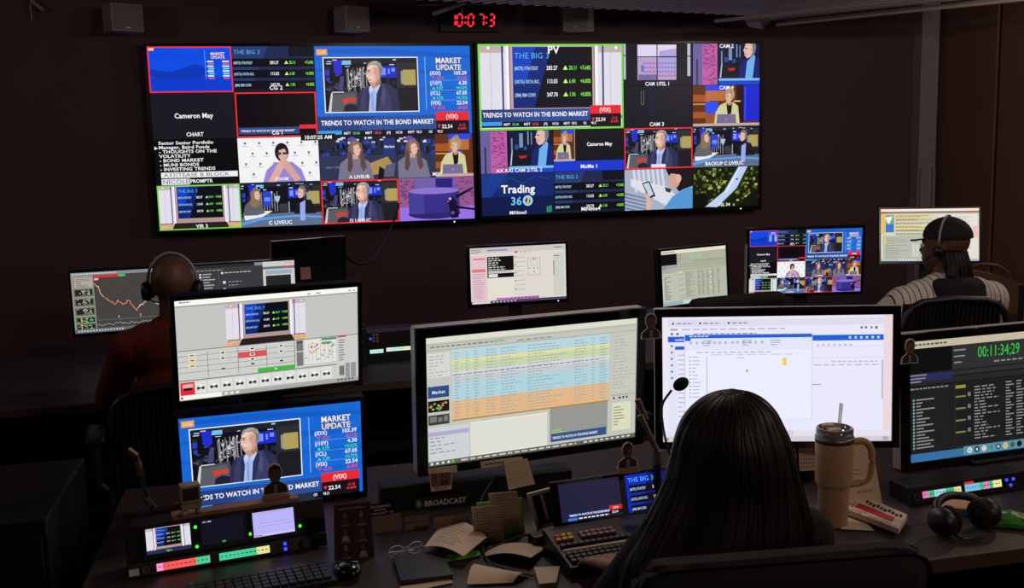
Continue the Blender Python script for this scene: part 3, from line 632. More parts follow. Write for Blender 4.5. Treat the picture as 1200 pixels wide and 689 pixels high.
def app_browser(v):
    v.rect(0, 0, 160, 90, (238, 230, 244)); v.rect(154, 0, 6, 86, (236, 216, 222)); v.rect(4, 2, 150, 80, (234, 232, 252)); v.rect(4, 2, 150, 5, (222, 220, 240))
    for x in (7, 26, 46): v.rects([(x, 4, 1.4, 1.4)], (70, 70, 90)); v.dashes(x+3, 4.2, 12, 1, 2, 1, (150, 150, 170), .8, 1, words=4)
    v.dashes(6, 8.4, 5, 1, 2, 1.2, (120, 120, 140), 1, 1, words=1.2); v.dashes(14, 8.6, 72, 1, 2, .8, (176, 176, 196), 1, 1, words=7); v.rects([(138, 8.2, 1.6, 1.6), (141, 8.2, 1.6, 1.6), (145, 8.2, 1.2, 1.6), (148, 8.2, 1.8, 1.8)], (110, 110, 130))
    v.rects([(6, 11.4, 1.6, 1.4), (10, 11.4, 1.6, 1.4)], (80, 80, 100)); v.dashes(22, 12, 44, 1, 2, .9, (90, 100, 160), 1, 1, words=4)
    v.rect(4, 14, 150, 4, (34, 98, 214)); v.text('outlook', 9, 17, 1.7, (220, 232, 255)); v.rects([(130+i*3.9, 15.2, 1.7, 1.6) for i in range(6)], (200, 220, 255))
    v.rect(4, 18, 6, 64, (226, 228, 246)); v.rects([(6, 20+i*4.6, 1.4, 1.4) for i in range(6)], (80, 110, 190)); v.rect(9, 21, 9, 2.4, (40, 96, 214)); v.dashes(11, 27, 7, 14, 3.4, .7, (176, 176, 204), seed=5)
    v.rect(10, 52, 0, 0, (0, 0, 0)) if False else None
    v.rects([(104, 30, 50, .3), (104, 22, 50, .3)], (206, 206, 226)); v.rects([(108+i*3.8, 20.6, 1.4, 1.2) for i in range(7)], (176, 180, 206)); v.dashes(118, 32.6, 32, 1, 2, .8, (184, 184, 208), 1, 1, words=4); v.dashes(106, 35, 46, 1, 2, .6, (170, 170, 190), 1, 1, words=6); v.rects([(104, 49, 7, .6)], (150, 150, 170)); v.rects([(153, 32, .8, 28)], (170, 170, 186))
    v.rect(15.5, 12.6, 89.5, 61.6, (196, 198, 226)); v.rect(16, 13, 88.6, 61, (236, 238, 255)); v.rect(16, 13, 88.6, 2.4, (36, 96, 214)); v.dashes(19, 13.6, 14, 1, 2, .8, (210, 225, 250), 1, 1, words=3)
    v.rect(16, 15.4, 88.6, 8.6, (226, 230, 248)); v.rect(16, 15.4, 4, 1.8, (40, 96, 214))
    rn = random.Random(3); v.rects([(19+i*4.1+rn.uniform(0, 1), 17.6, 1.8, 2) for i in range(13)], (184, 188, 212)); v.dashes(29, 17, 7, 3, 1.6, .5, (150, 150, 176)); v.dashes(56, 17, 7, 3, 1.6, .5, (150, 150, 176)); v.dashes(76, 17, 8, 3, 1.6, .5, (150, 150, 176))
    v.dashes(24, 25.2, 52, 1, 2, .7, (170, 172, 196), 1, 1, words=5); v.rects([(31, 28, .5, 46)], (170, 174, 206)); v.rects([(19, 28.4+i*2.6, .9, .9) for i in range(12)], (130, 136, 170)); v.dashes(21, 28.6, 7, 12, 2.6, .6, (176, 178, 204), seed=12)
    v.dashes(34, 27, 60, 1, 2, .6, (196, 198, 216), 1, 1, words=9); v.dashes(52, 29.4, 6, 1, 2, .5, (170, 170, 190), 1, 1); v.rect(83.4, 30, 3.6, 5.2, (240, 204, 106)); v.rect(83.4, 30, 1, 5.2, (250, 232, 170)); v.poly([(59, 38), (59, 40), (60.4, 39.2)], (70, 70, 90))
    v.dashes(70, 72.4, 10, 1, 2, .5, (150, 150, 176), 1, 1, words=3)
    v.rect(0, 82, 160, 4.4, (230, 224, 238)); v.rects([(72, 82, 20, 4)], (214, 208, 226)); v.rect(0, 86.4, 160, 3.6, (214, 206, 218)); v.rects([(2, 87.2, 2, 2), (154, 87, 4, .8), (154, 88.4, 4, .8)], (150, 140, 150))
def app_log(v, light=False):                            # media logger with green time code
    bg, pn, tx, dk = ((178, 180, 160), (190, 192, 176), (120, 122, 108), (150, 152, 134)) if light else ((38, 38, 40), (30, 30, 33), (140, 138, 132), (18, 18, 22))
    v.rect(0, 0, 160, 90, bg); v.rect(0, 0, 160, 5.6, (232, 226, 206) if light else (196, 186, 160)); v.dashes(4, 2.2, 30, 1, 2, 1.4, (90, 84, 74), 1, 1, words=4)
    v.rect(0, 6, 38, 18, (12, 12, 16)); v.rect(38, 6, 122, 22, (176, 178, 160) if light else (46, 46, 49)); v.dashes(39.5, 9, 12, 3, 4.6, 1, tx)
    v.text('00:11:34;29', 61 if not light else 84, 16.5 if not light else 15, 8.4 if not light else 6.6, (58, 196, 70) if not light else (110, 236, 130), 'c' if light else 'l', bold=0, wid=.7)
    v.dashes(76, 20, 80, 1, 2, 1.1, tx, 1, 1, words=6)
    v.rects([(38, 24, 122, .8), (38, 28, 122, .8), (0, 33, 160, .8)], dk); v.rect(0, 25, 38, 5, (150, 164, 176) if light else (40, 44, 92)); v.dashes(1, 25, 16, 3, 2.4, .9, tx)
    v.rect(0, 34, 40, 50, pn); v.rect(41, 34, 119, 48, (184, 186, 168) if light else (28, 28, 31))
    v.dashes(1, 35, 34, 1, 2, 1, tx, 1, 1, words=4)
    v.rects([(3, 43+i*2.4, 1.6, 1.5) for i in range(16)], (210, 212, 200) if light else (120, 160, 160)); v.dashes(6, 43.2, 18, 16, 2.4, 1, tx, .2, .9, seed=22)
    v.rects([(41, 36, 9, 2.4)], (220, 220, 190) if light else (150, 150, 50)); v.rects([(41, 44+i*9, 9, 1.2) for i in range(4)], (220, 220, 190) if light else (130, 130, 70)); v.rects([(52, 42+i*9, 2.6, 3) for i in range(4)], (210, 210, 196) if light else (120, 120, 120))
    v.dashes(58, 38, 24, 18, 2.3, .9, tx, .3, 1, words=6, seed=5)
    for i, x in enumerate((87, 97, 109, 122, 136)): v.dashes(x, 37, 8, 19, 2.25, .9, tx, .4, 1, seed=40+i)
    if light: v.rects([(118, 40+i*9, 3, 2) for i in range(4)], (230, 230, 226))
    v.rect(0, 84, 160, 6, (150, 178, 190) if light else (54, 112, 160)); v.rect(48, 83, 112 if not light else 60, 6.6, (176, 200, 206) if light else (92, 142, 158))
    cs = [(180, 220, 230), (40, 44, 60), (200, 200, 200), (70, 150, 150), (30, 90, 120), (220, 200, 130), (60, 110, 110), (24, 24, 30), (200, 90, 100), (40, 80, 100)]
    if not light:
        for i, c in enumerate(cs):
            x = 51+i*6.6; v.ell(x+2.6, 86.3, 2.4, 2.4, c, 12); v.ell(x+2.6, 86.3, 1, 1.1, (210, 216, 216) if i in (1, 2, 4) else tuple(int(k*.8) for k in c), 8)
    else: v.rects([(52+i*6, 84, 4, 4) for i in range(7)], (220, 226, 220))
def app_chart(v):                                       # 320 x 90, trading software
    v.rect(0, 0, 320, 90, (66, 64, 62)); v.rect(0, 0, 320, 5, (130, 140, 146)); v.dashes(2, 1.6, 60, 1, 3, 1.6, (210, 210, 210), 1, 1, words=4)
    v.rect(0, 5, 30, 80, (150, 150, 140)); v.rect(4, 8, 24, 14, (172, 170, 160)); v.dashes(6, 9.6, 20, 6, 2.2, .8, (110, 108, 104), seed=2); v.rect(2.4, 9, 1.6, 9, (214, 90, 90))
    for i, (y, c) in enumerate(((24, (46, 44, 40)), (38, (42, 40, 38)), (52, (150, 148, 138)), (66, (70, 120, 70)), (76, (60, 112, 64)))):
        v.rect(2, y, 27, 12 if y < 60 else 9, c if i > 2 else (110, 108, 98)); v.rects([(4, y+1.4, 10, 8.6 if y < 60 else 6.4), (18, y+1.4, 4, 8 if y < 60 else 6), (24, y+1.4, 3.4, 8 if y < 60 else 6)], (34, 36, 30)); rn = random.Random(i); v.rects([(4+rn.uniform(0, 20), y+1+rn.uniform(0, 7), 2, 1) for _ in range(10)], (200, 200, 180))
        if i > 2: v.rects([(9, y+1, 1.6, 7)], (230, 160, 90))
    v.rect(31, 5.6, 112, 72, (70, 66, 64)); v.rects([(31, 72, 112, .5), (31, 62, 0.1, .1)], (120, 118, 116)); v.rect(31, 5.6, 34, 3.4, (226, 44, 52)); v.rect(65, 5.6, 9, 3.2, (70, 200, 100)); v.rect(31, 9.4, 6, 3, (240, 180, 180))
    rn = random.Random(6); y = 16; pts = []
    key = [(31, 16), (35, 24), (36, 21), (38, 32), (42, 37), (48, 43), (54, 47), (58, 51), (61, 44), (64, 48), (70, 50), (76, 45), (80, 52), (86, 62), (90, 55), (96, 52), (102, 47), (106, 44), (110, 48), (116, 54), (124, 52), (132, 50), (142, 46)]
    for (x0, y0), (x1, y1) in zip(key, key[1:]):
        n = max(2, int((x1-x0)))
        for k in range(n): pts.append((x0+(x1-x0)*k/n, y0+(y1-y0)*k/n+rn.uniform(-1.6, 1.6)))
    v.line(pts[:14], .9, (236, 180, 160)); v.line(pts[14:60], .9, (246, 140, 110)); v.line(pts[59:], .9, (236, 200, 184))
    v.text('5', 60, 70, 3, (210, 210, 210)); v.text('2', 90, 70, 3, (210, 210, 210)); pts2 = [(31+i*2, 79+rn.uniform(-2, 2)) for i in range(56)]; v.line(pts2, .6, (170, 180, 190))
    v.rect(0, 84, 320, 6, (104, 104, 108)); v.rects([(4+i*4, 86, 2, 2) for i in range(16)], (216, 216, 220))
    v.rect(146, 6, 174, 78, (58, 58, 62)); v.rect(150, 0, 110, 5, (40, 42, 46)); v.dashes(152, 8, 60, 1, 2, 1.2, (150, 150, 150), 1, 1, words=6)
    v.rects([(178, 13+i*4.2, 3, 2.6) for i in range(15)], (220, 218, 214)); v.dashes(183, 13.4, 22, 15, 4.2, 1.6, (170, 170, 170), .4, 1, seed=7); v.rects([(206, 10, .6, 72)], (90, 90, 94))
    v.rects([(210, 12, 3, 3), (212, 26, 4, 4), (212, 37, 4, 4), (212, 48, 4, 4)], (220, 220, 220)); v.dashes(215, 12.6, 40, 1, 2, 1.4, (190, 190, 190), 1, 1, words=6); v.dashes(220, 27, 36, 6, 5.4, 1.2, (150, 150, 150), .4, 1, words=6, seed=3)
    v.rect(272, 0, 48, 88, (206, 204, 200)); v.rect(272, 8, 48, 4, (90, 120, 128)); v.rects([(304, 8, 12, 2.6)], (224, 60, 76)); v.rects([(306, 3, 2, 1), (310, 3, 2, 1), (314, 3, 2, 1)], (110, 110, 110)); v.rect(276, 14, 40, 6, (150, 176, 190)); v.rect(276, 22, 38, 24, (34, 40, 38)); v.dashes(278, 40, 16, 2, 3, 1.4, (180, 180, 170)); v.rect(274, 50, 44, 34, (214, 206, 190))
def app_prompter(v):
    v.rect(0, 0, 160, 90, (222, 216, 208)); v.rect(0, 0, 160, 9, (206, 198, 196)); v.rects([(28, 3.4, 34, 2.6)], (140, 140, 205)); v.dashes(3, 3, 18, 3, 2.6, 1, (120, 116, 116), words=4); v.rects([(140, 4, 14, 1.4)], (120, 116, 120)); v.rect(74, 8, 5, 3, (206, 90, 90)); v.rects([(84, 9, 1.4, 2), (90, 9, 2, 2), (98, 9, 1.4, 1.6)], (130, 126, 126))
    v.rect(2, 13, 25, 72, (226, 196, 206)); v.rects([(5, 17, 20, 2)], (214, 90, 110)); v.rect(3, 34, 22, 5, (232, 120, 120)); v.dashes(4, 42, 20, 13, 3.2, .7, (170, 120, 150), .7, 1, seed=2)
    v.rect(28, 15, 44, 34, (16, 14, 14)); v.dashes(30, 17, 34, 6, 3.6, 1.6, (214, 210, 200), .4, .9, words=7, seed=4); v.rect(30, 38, 42, 4, (224, 226, 222)); v.dashes(31, 39.4, 38, 1, 2, 1.3, (110, 110, 110), 1, 1, words=5); v.rect(30, 43, 15, 5, (226, 224, 220))
    v.rect(28, 50, 44, 32, (228, 222, 208)); v.dashes(73, 18, 20, 8, 7.4, .6, (150, 146, 140), .8, 1, seed=6); v.rects([(73, 16+i*13, 3, 1.6) for i in range(5)], (140, 120, 120))
    v.line([(96, 20), (116, 20), (116, 48), (96, 48), (96, 20)], .6, (140, 136, 130)); v.line([(106+6*math.cos(k*.35), 27+6*math.sin(k*.35)) for k in range(19)], .5, (150, 146, 140)); v.rects([(104.6, 22, 3, 1.4), (105, 36, 2, 1.6), (98, 36, 1.4, 1.4), (112, 36, 1.4, 1.4), (105.4, 42, 1.6, 2)], (80, 80, 80))
    v.rect(139, 14, 18, 70, (206, 206, 198)); v.rects([(140, 18, 9, 1.4)], (120, 116, 112)); v.rects([(139, 26, 1.2, 24)], (70, 70, 70))
    v.rect(42, 82, 72, 4, (190, 110, 190)); v.rects([(66+i*6, 83, 2.4, 2) for i in range(8)], (80, 70, 130)); v.rect(0, 86, 160, 4, (74, 66, 92)); v.rect(2, 86.4, 30, 3.4, (226, 214, 220)); v.rects([(36+i*6, 87, 2.4, 2) for i in range(7)], (200, 200, 210))
def app_sheet(v):
    v.rect(0, 0, 160, 90, (214, 214, 196)); v.rect(0, 0, 160, 4, (246, 236, 226)); v.rect(0, 4, 160, 4, (150, 130, 120)); v.rects([(1, 4.6, 10, 3)], (214, 70, 60)); v.rects([(140, 4, 18, 2)], (220, 90, 90))
    v.rect(1, 9, 6, 34, (236, 190, 90)); v.rect(8, 10, 14, 16, (120, 160, 140)); v.rect(8, 26, 14, 14, (50, 120, 205)); v.poly([(8, 14), (20, 12), (14, 26), (10, 22)], (236, 240, 210))
    for i in range(6):
        y = 10+i*6.2; v.rect(24, y, 60, 4.4, ((226, 214, 130), (206, 190, 150), (196, 206, 180))[i % 3]); v.dashes(25, y+1, 56, 2, 1.7, .9, (120, 100, 60), .6, 1, words=5, seed=i)
    v.rect(4, 46, 92, 40, (186, 186, 174)); v.dashes(8, 50, 40, 12, 3, .9, (130, 130, 120), .3, .9, words=5, seed=12); v.rects([(52, 60, 4, 22), (58, 60, 4, 22), (66, 60, 4, 22)], (210, 210, 200)); v.rect(6, 47.6, 3, 14, (226, 206, 110))
    v.rect(96, 10, 62, 76, (226, 224, 214)); v.dashes(100, 14, 50, 18, 3.8, 1, (160, 156, 146), .5, 1, words=7, seed=2); v.rects([(150, 30, 8, 20)], (240, 190, 186)); v.rect(0, 86, 160, 4, (170, 190, 205)); v.rects([(30+i*5, 87, 3, 2) for i in range(6)], (235, 240, 245))
def multi_left(v):
    for c, r_, w_, h_, fn, _ in WALL_LEFT: fn(v.sub(c*40, r_*22.5, w_*40, h_*22.5))
def panel_set(v): big_set(v); v.rect(0, 78, 160, 12, (40, 44, 90)); v.text('VIR 3', 80, 88, 6, (120, 240, 120), 'c')
def panel_dark(v): v.rect(0, 0, 160, 90, (17, 17, 32)); v.text('CG 1', 6, 9, 5, (230, 230, 240)); v.text('MIX', 26, 9, 5, (230, 230, 240)); v.text('CG', 74, 87, 6, (120, 230, 120))
def panel_doc(v): v.rect(0, 0, 160, 90, (186, 180, 248)); v.rects([(6, 6, 148, .8), (24, 42, 120, 1), (24, 54, 130, 1), (30, 30, 12, 1), (24, 16, 2, 2)], (130, 124, 200)); v.rect(0, 82, 160, 8, (206, 200, 252)); v.rects([(4, 84, 30, 3)], (110, 100, 170))
def panel_lower(v):
    v.rect(0, 0, 160, 90, (34, 34, 60)); v.rect(18, 72, 108, 9, (24, 40, 120)); v.text('TRENDS TO WATCH IN THE BOND MARKET', 20, 79, 4.6, (246, 246, 252), wid=.84); v.rect(126, 66, 34, 10, (226, 34, 44)); v.text('(VIX)', 143, 74, 4.6, (250, 220, 220), 'c'); v.rect(126, 76, 34, 10, (20, 16, 28)); v.text('22.54', 132, 84, 5, (240, 240, 240)); v.rect(16, 83, 24, 6, (60, 130, 230)); v.dashes(44, 84, 80, 1, 2, 3, (230, 230, 235), 1, 1, words=12)
def panel_big3(v):
    v.rect(0, 0, 160, 90, (16, 40, 190)); v.poly([(60, 0), (160, 0), (160, 40), (120, 90), (40, 90)], (12, 24, 130)); v.text('THE BIG 3', 6, 18, 11, (90, 180, 250), bold=0)
    big3_rows(v, 8, 156, 38, 24, 7)

# ------------------------------------------------------------------ the room
X0, X1, Y0, Y1, ZC = -4.0, 5.19, -3.0, 7.38, 3.1
struct('floor', box(X0-.2, X1+.2, Y0-.2, Y1+.2, -.1, 0), M['floor'])
struct('ceiling', box(X0-.2, X1+.2, Y0-.2, Y1+.2, ZC, ZC+.1), M['ceil'])
struct('wall_back', box(X0-.2, X1+.2, Y1, Y1+.15, 0, ZC), M['wall'])
struct('wall_left', box(X0-.15, X0, Y0, Y1, 0, ZC), M['wall'])
struct('wall_front', box(X0-.2, X1+.2, Y0-.15, Y0, 0, ZC), M['wall'])
wr = struct('wall_right', box(X1+.03, X1+.18, Y0, Y1, 0, ZC), M['wall'])
for a, b in ((6.66, 7.36), (5.2, 6.62), (3.7, 5.18), (1.6, 3.68), (-1.0, 1.58), (-2.98, -1.02)):      # brown wall panels with dark open joints
    obj('wall_panel', box(X1, X1+.03, a, b, .1, ZC-.02, .004), M['wall_r'], wr)
col = struct('trim_1', box(4.99, 5.145, 7.27, 7.379, 0, ZC, .004), M['column'])
for x in (5.0, 5.11): obj('cable_rail', box(x, x+.022, 7.245, 7.27, .2, 1.52, .002), M['spk'], col)
struct('baseboard_back', box(X0, 4.98, 7.365, 7.379, 0, .1, .003), M['black'])

# ceiling raft of thin slats hung below the ceiling
d2 = Vector((.61, -.79, 0)); d1 = Vector((-.967, -.253, 0)); rc = Vector((3.47, 6.62, 2.6))
raft = empty('ceiling_raft', rc, 0, 'dark slatted open ceiling raft hanging above the video wall', 'ceiling raft')
sl = box(0, 1.7, -.012, .012, 0, .07); sm_ = obj('slat', sl, M['slat'], raft); ang = math.atan2(d2.y, d2.x)
sm_.rotation_euler = (0, 0, ang)
for i in range(1, 34):
    o = link_mesh('slat', sm_.data, raft); p = d1*(.085*i); o.location = p; o.rotation_euler = (0, 0, ang)
for k in (.08, .6, 1.1, 1.6):
    o = obj('cross_rail', box(0, 2.95, -.02, .02, .07, .11), M['slat'], raft); o.location = d2*k; o.rotation_euler = (0, 0, math.atan2(d1.y, d1.x))
for j, zz in ((.01, -.03), (.09, -.05), (.3, -.03), (.62, -.045)): obj('conduit', tube([d2*.02+d1*j+Vector((0, 0, zz)), d2*1.7+d1*j+Vector((0, 0, zz))], .012, 8), M['spk'], raft)
for k, j in ((.3, .2), (.3, 2.5), (1.4, .2), (1.4, 2.5)):
    p = d2*k+d1*j; obj('hanger_rod', tube([p+Vector((0, 0, .1)), p+Vector((0, 0, .499))], .006), M['steel'], raft)

def light_rail(label, a, b, c, d, rod):
    e = empty('light_rail', (a+b)/2+Vector((0, 0, 0)), 0, label, 'light rail')
    o = e.location.copy()
    obj('tube_bar', tube([a-o, b-o], .013), M['spk'], e); obj('cross_bar', tube([c-o, d-o], .007), M['steel'], e)
    obj('drop_rod', tube([rod-o, Vector((rod.x, rod.y, ZC-.001))-o], .005), M['steel'], e)
light_rail('grey unlit light bar on a drop rod above the red clock', PT(508, 16, 6.4), PT(546, 3, 6.2), PT(492, 5, 6.3), PT(576, 4, 6.3), PT(541, 16, 6.35))
light_rail('small grey bracket bar hanging at the dark top left corner', PT(36, 0, 6.6), PT(51, 12, 6.6), PT(34, 2, 6.62), PT(46, 4, 6.62), PT(37, 24, 6.62))

def fill_lamp(x, y, pw, where):
    e = empty('added_lamp', (x, y, ZC), 0, 'unseen dim warm lamp added '+where, 'lamp')
    obj('ceiling_plate', lathe([(0, 0), (.09, 0), (.09, -.012), (.085, -.014), (0, -.014)], 24), M['black'], e)
    l = bpy.data.lights.new('lamp', 'POINT'); l.energy = pw; l.color = (1, .78, .66); l.shadow_soft_size = .07
    o = bpy.data.objects.new('lamp', l); COL.objects.link(o); o.parent = e; o.location = (0, 0, -.6)
    obj('cord', tube([(0, 0, -.014), (0, 0, -.5)], .004, 6), M['cable'], e); obj('socket', lathe([(0, -.49), (.018, -.495), (.02, -.53), (0, -.53)], 14), M['black'], e)  # cord invented to hang the light low enough for the raft underside
for a in FILL_LAMPS: fill_lamp(*a)

# ------------------------------------------------------------------ displays
def frame_bm(W, H, s, t, b, y0, y1):
    bm = bmesh.new()
    x0, x1, z0, z1 = -W/2-s, W/2+s, -H/2-b, H/2+t
    for q in ((x0, -W/2, z0, z1), (W/2, x1, z0, z1), (-W/2, W/2, H/2, z1), (-W/2, W/2, z0, -H/2)):
        box(q[0], q[1], y0, y1, q[2], q[3], 0, bm)
    return bm
def pic(fn_, W, H, aw=160, ah=90):
    a = Art(); fn_(View(a, 0, 0, aw, ah, aw, ah)); return a
def place(W, H, Mp, aw=160, ah=90, y=-.0005, cx=0, cz=0):
    return lambda px, py, h: Mp @ Vector((cx-W/2+px/aw*W, y-h, cz+H/2-py/ah*H))
def monitor(name, label, c, yaw, tilt, W, H, fn, base_z=.7505, bez=(.012, .012, .018), depth=.045, shell='black', front='gloss', stand='foot', aw=160, ah=90, cat='monitor', group=None, foot=(.2, .16), led=None, back_y=None):
    c = Vector(c)
    e = empty(name, (c.x, c.y, base_z), R(yaw), label, cat, group)
    Mp = Matrix.Translation((0, 0, c.z-base_z)) @ Matrix.Rotation(-R(tilt), 4, 'X')
    s, t, b = bez
    obj('bezel', frame_bm(W, H, s, t, b, -.006, .01), M[front], e, M_=Mp)
    obj('housing', box(-W/2-s, W/2+s, .01, depth, -H/2-b, H/2+t, .004), M[shell], e, M_=Mp)
    obj('back_cover', box(-W*.3, W*.3, depth, depth+.03, -H*.3, H*.3, .012), M['black'], e, M_=Mp)
    if fn:
        pic(fn, W, H, aw, ah).build('screen', place(W, H, Mp, aw, ah), SCREEN, e)
    else: obj('screen', box(-W/2, W/2, -.001, .004, -H/2, H/2), M['gloss'], e, M_=Mp)
    if led: obj('power_light', ball(Mp @ Vector((led*W/2, -.006, -H/2-b*.5)), .0035, n=8), M['led_w'], e)
    dz = c.z-base_z
    if stand == 'foot':
        obj('stand_neck', box(-.035, .035, depth+.02, depth+.045, .008, dz, .004), M['black'], e)
        obj('stand_foot', box(-foot[0]/2, foot[0]/2, -.04, foot[1]-.04, 0, .012, .004), M['black'], e)
    elif stand == 'arm':
        y = depth+.09
        obj('arm_post', tube([(0, y, 0), (0, y, dz+.04)], .02, 12), M['bronze'], e)
        obj('arm_joint', tube([(0, depth+.02, dz), (0, y, dz)], .024, 12), M['black'], e)
        obj('arm_base', lathe([(0, 0), (.07, 0), (.07, .012), (.03, .02), (0, .02)], 20, M_=Matrix.Translation((0, y, 0))), M['black'], e)
    elif stand == 'tall': pass
    return e, Mp

def wall_display(label, c, tiles, led, n_):
    W, H = 2.17, 1.2206
    e = empty('video_wall_display', (c[0], Y1, c[2]), 0, label, 'display', 'two big wall displays')
    Mp = Matrix.Translation((0, c[1]-Y1, 0))
    obj('bezel', frame_bm(W, H, .02, .018, .028, -.008, .01), M['gloss'], e, M_=Mp)
    obj('housing', box(-W/2-.02, W/2+.02, .01, .06, -H/2-.028, H/2+.018, .004), M['black'], e, M_=Mp)
    obj('wall_mount', box(-.4, .4, .06, .1059, -.25, .25, .004), M['steel'], e, M_=Mp)
    for cx, r_, w_, h_, fn, lab in tiles:
        g = .0035
        a = Art(); fn(View(a, 0, 0, 160, 90))
        tw, th = W*w_/4-g, H*h_/4-g
        t = a.build('video_tile', place(tw, th, Mp, y=-.001, cx=-W/2+W*(cx+w_/2)/4, cz=H/2-H*(r_+h_/2)/4), SCREEN, e)
        t['label'] = lab
    if n_ == 0:
        a = Art(); v = View(a, 0, 0, 160, 30, 160, 30); v.rect(0, 0, 160, 30, (16, 16, 24)); v.text('10:07:25 AM', 80, 24, 17, (246, 246, 250), 'c')
        t = a.build('time_readout', place(.235, .044, Mp, 160, 30, y=-.0045, cx=W*-.0, cz=H*-.004), SCREEN, e); t['label'] = 'small white clock time over the tiles'
    obj('status_light', ball(Mp @ Vector((led*W/2, -.009, -H/2-.016)), .006, n=8), M['led_w'], e)
    return e
wall_display('left half of the video wall, with the blue market update picture', (.307, 7.274, 1.874), WALL_LEFT, .86, 0)
wall_display('right half of the video wall, with the green-bordered set picture', (2.531, 7.274, 1.886), WALL_RIGHT, .86, 1)

monitor('desktop_monitor', 'upper monitor at left showing grey graphics software with a red and green row', (-.037, 2.886, 1.236), 11.7, -7, .5, .281, app_switcher, stand='none', led=None)
monitor('desktop_monitor', 'lower monitor at left showing the bright blue market update picture', (-.046, 2.898, .906), 5.4, -5.9, .5, .281, market, stand='none')
# the two stacked screens share one post
e = empty('monitor_pole', (-.03, 3.07, .75), R(8), 'black two-screen pole stand behind the stacked left monitors', 'stand')
obj('pole', tube([(0, 0, .014), (0, 0, .62)], .02, 12), M['black'], e); obj('base_plate', box(-.13, .13, -.07, .1, 0, .014, .004), M['black'], e)
for z in (.156, .486): obj('bracket', box(-.05, .05, -.095, -.018, z-.04, z+.04, .004), M['black'], e)
monitor('desktop_monitor', 'large silver-edged monitor showing a colour-banded newsroom rundown table', (.70, 2.805, 1.061), 9.6, -3.2, .66, .371, app_news, bez=(.028, .028, .024), depth=.05, shell='silver', stand='arm')
monitor('desktop_monitor', 'large monitor showing a white browser page behind the long-haired woman', (1.395, 2.683, 1.068), -16.8, 2.8, .66, .371, app_browser, bez=(.022, .024, .02), depth=.045, shell='silver', stand='arm')
monitor('desktop_monitor', 'dark media logging monitor with green time code at the right edge', (2.159, 2.701, .963), 4.5, 3.2, .66, .371, app_log, bez=(.024, .024, .024), depth=.05, shell='silver', stand='foot', foot=(.24, .2))
monitor('desktop_monitor', 'pale prompter software monitor alone at the middle of the rear desk', (1.239, 5.281, 1.093), 2.8, .3, .53, .298, app_prompter, led=.82)
monitor('desktop_monitor', 'small pale logging monitor behind the empty rear chair', (2.23, 5.25, 1.037), 19.8, 3.5, .48, .30, lambda v: app_log(v, True))
monitor('desktop_monitor', 'rear desk monitor repeating the tiled multiview of the left wall display', (2.79, 5.05, 1.109), -10.2, -2.2, .62, .349, multi_left, bez=(.014, .014, .016))
monitor('desktop_monitor', 'bright spreadsheet monitor in front of the man in the cap', (3.617, 5.145, 1.21), -23.2, 8.7, .53, .298, app_sheet, bez=(.01, .01, .016))
monitor('ultrawide_monitor', 'very wide monitor with red stock chart in front of the man with headphones', (-.463, 5.396, 1.055), 7.2, -3.4, 1.08, .304, app_chart, aw=320, foot=(.4, .22), bez=(.008, .008, .016))
mk, _ = monitor('desktop_monitor', 'switched-off black monitor turned sideways below the left wall display', (.16, 5.68, 1.16), 21, -4, .41, .26, None, bez=(.008, .008, .012), depth=.03, shell='silver')
o = obj('sticky_note', box(-.029, .029, -.0015, 0, -.033, .033), M['pink']); o.matrix_world = mk.matrix_basis @ Matrix.Translation((-.03, -.0075, .36))
tag(o, 'pink square note stuck on the switched-off black monitor', 'note')
tag(obj('power_cable', tube(spline([(.33, 5.78, 1.22), (.42, 5.9, 1.13), (.56, 6.3, 1.1), (.72, 6.9, 1.2), (.83, 7.2, 1.36), (.84, 7.3, 1.4)], 8), .007), M['cable']), 'black cable looping from the switched-off monitor up to the wall display', 'cable')

# wall loudspeakers
def loudspeaker(label, p, yaw, roll=0, pitch=0, s=1.0):
    e = empty('loudspeaker', p, 0, label, 'loudspeaker', 'loudspeakers above the video wall')
    e.rotation_euler = (R(pitch), R(roll), R(yaw))
    obj('cabinet', box(-.095*s, .095*s, -.075*s, .075*s, -.08*s, .08*s, .008), M['spk'], e)
    obj('grille', box(-.085*s, .085*s, -.079*s, -.075*s, -.07*s, .07*s, .001), M['grille'], e)
    obj('badge', box(-.012, .012, -.081*s, -.079*s, -.062*s, -.055*s), M['silver'], e)
    q = e.rotation_euler.to_matrix().inverted() @ (Vector((p.x, Y1-.002, p.z))-Vector(p))
    obj('bracket', tube([(0, .07*s, 0), q], .014), M['black'], e)
loudspeaker('grey loudspeaker near the dark top left, left of the others', PY(144, 22, 7.12), 28, s=1.08)
loudspeaker('grey loudspeaker above the left wall display beside the red clock', PY(412, 23, 7.12), 28)
loudspeaker('grey loudspeaker above the right wall display right of the red clock', PY(678, 23, 7.12), -32)
loudspeaker('tilted grey loudspeaker at the slatted ceiling, above the right display corner', PY(888, 14, 7.0), 40, 40, 20, .95)

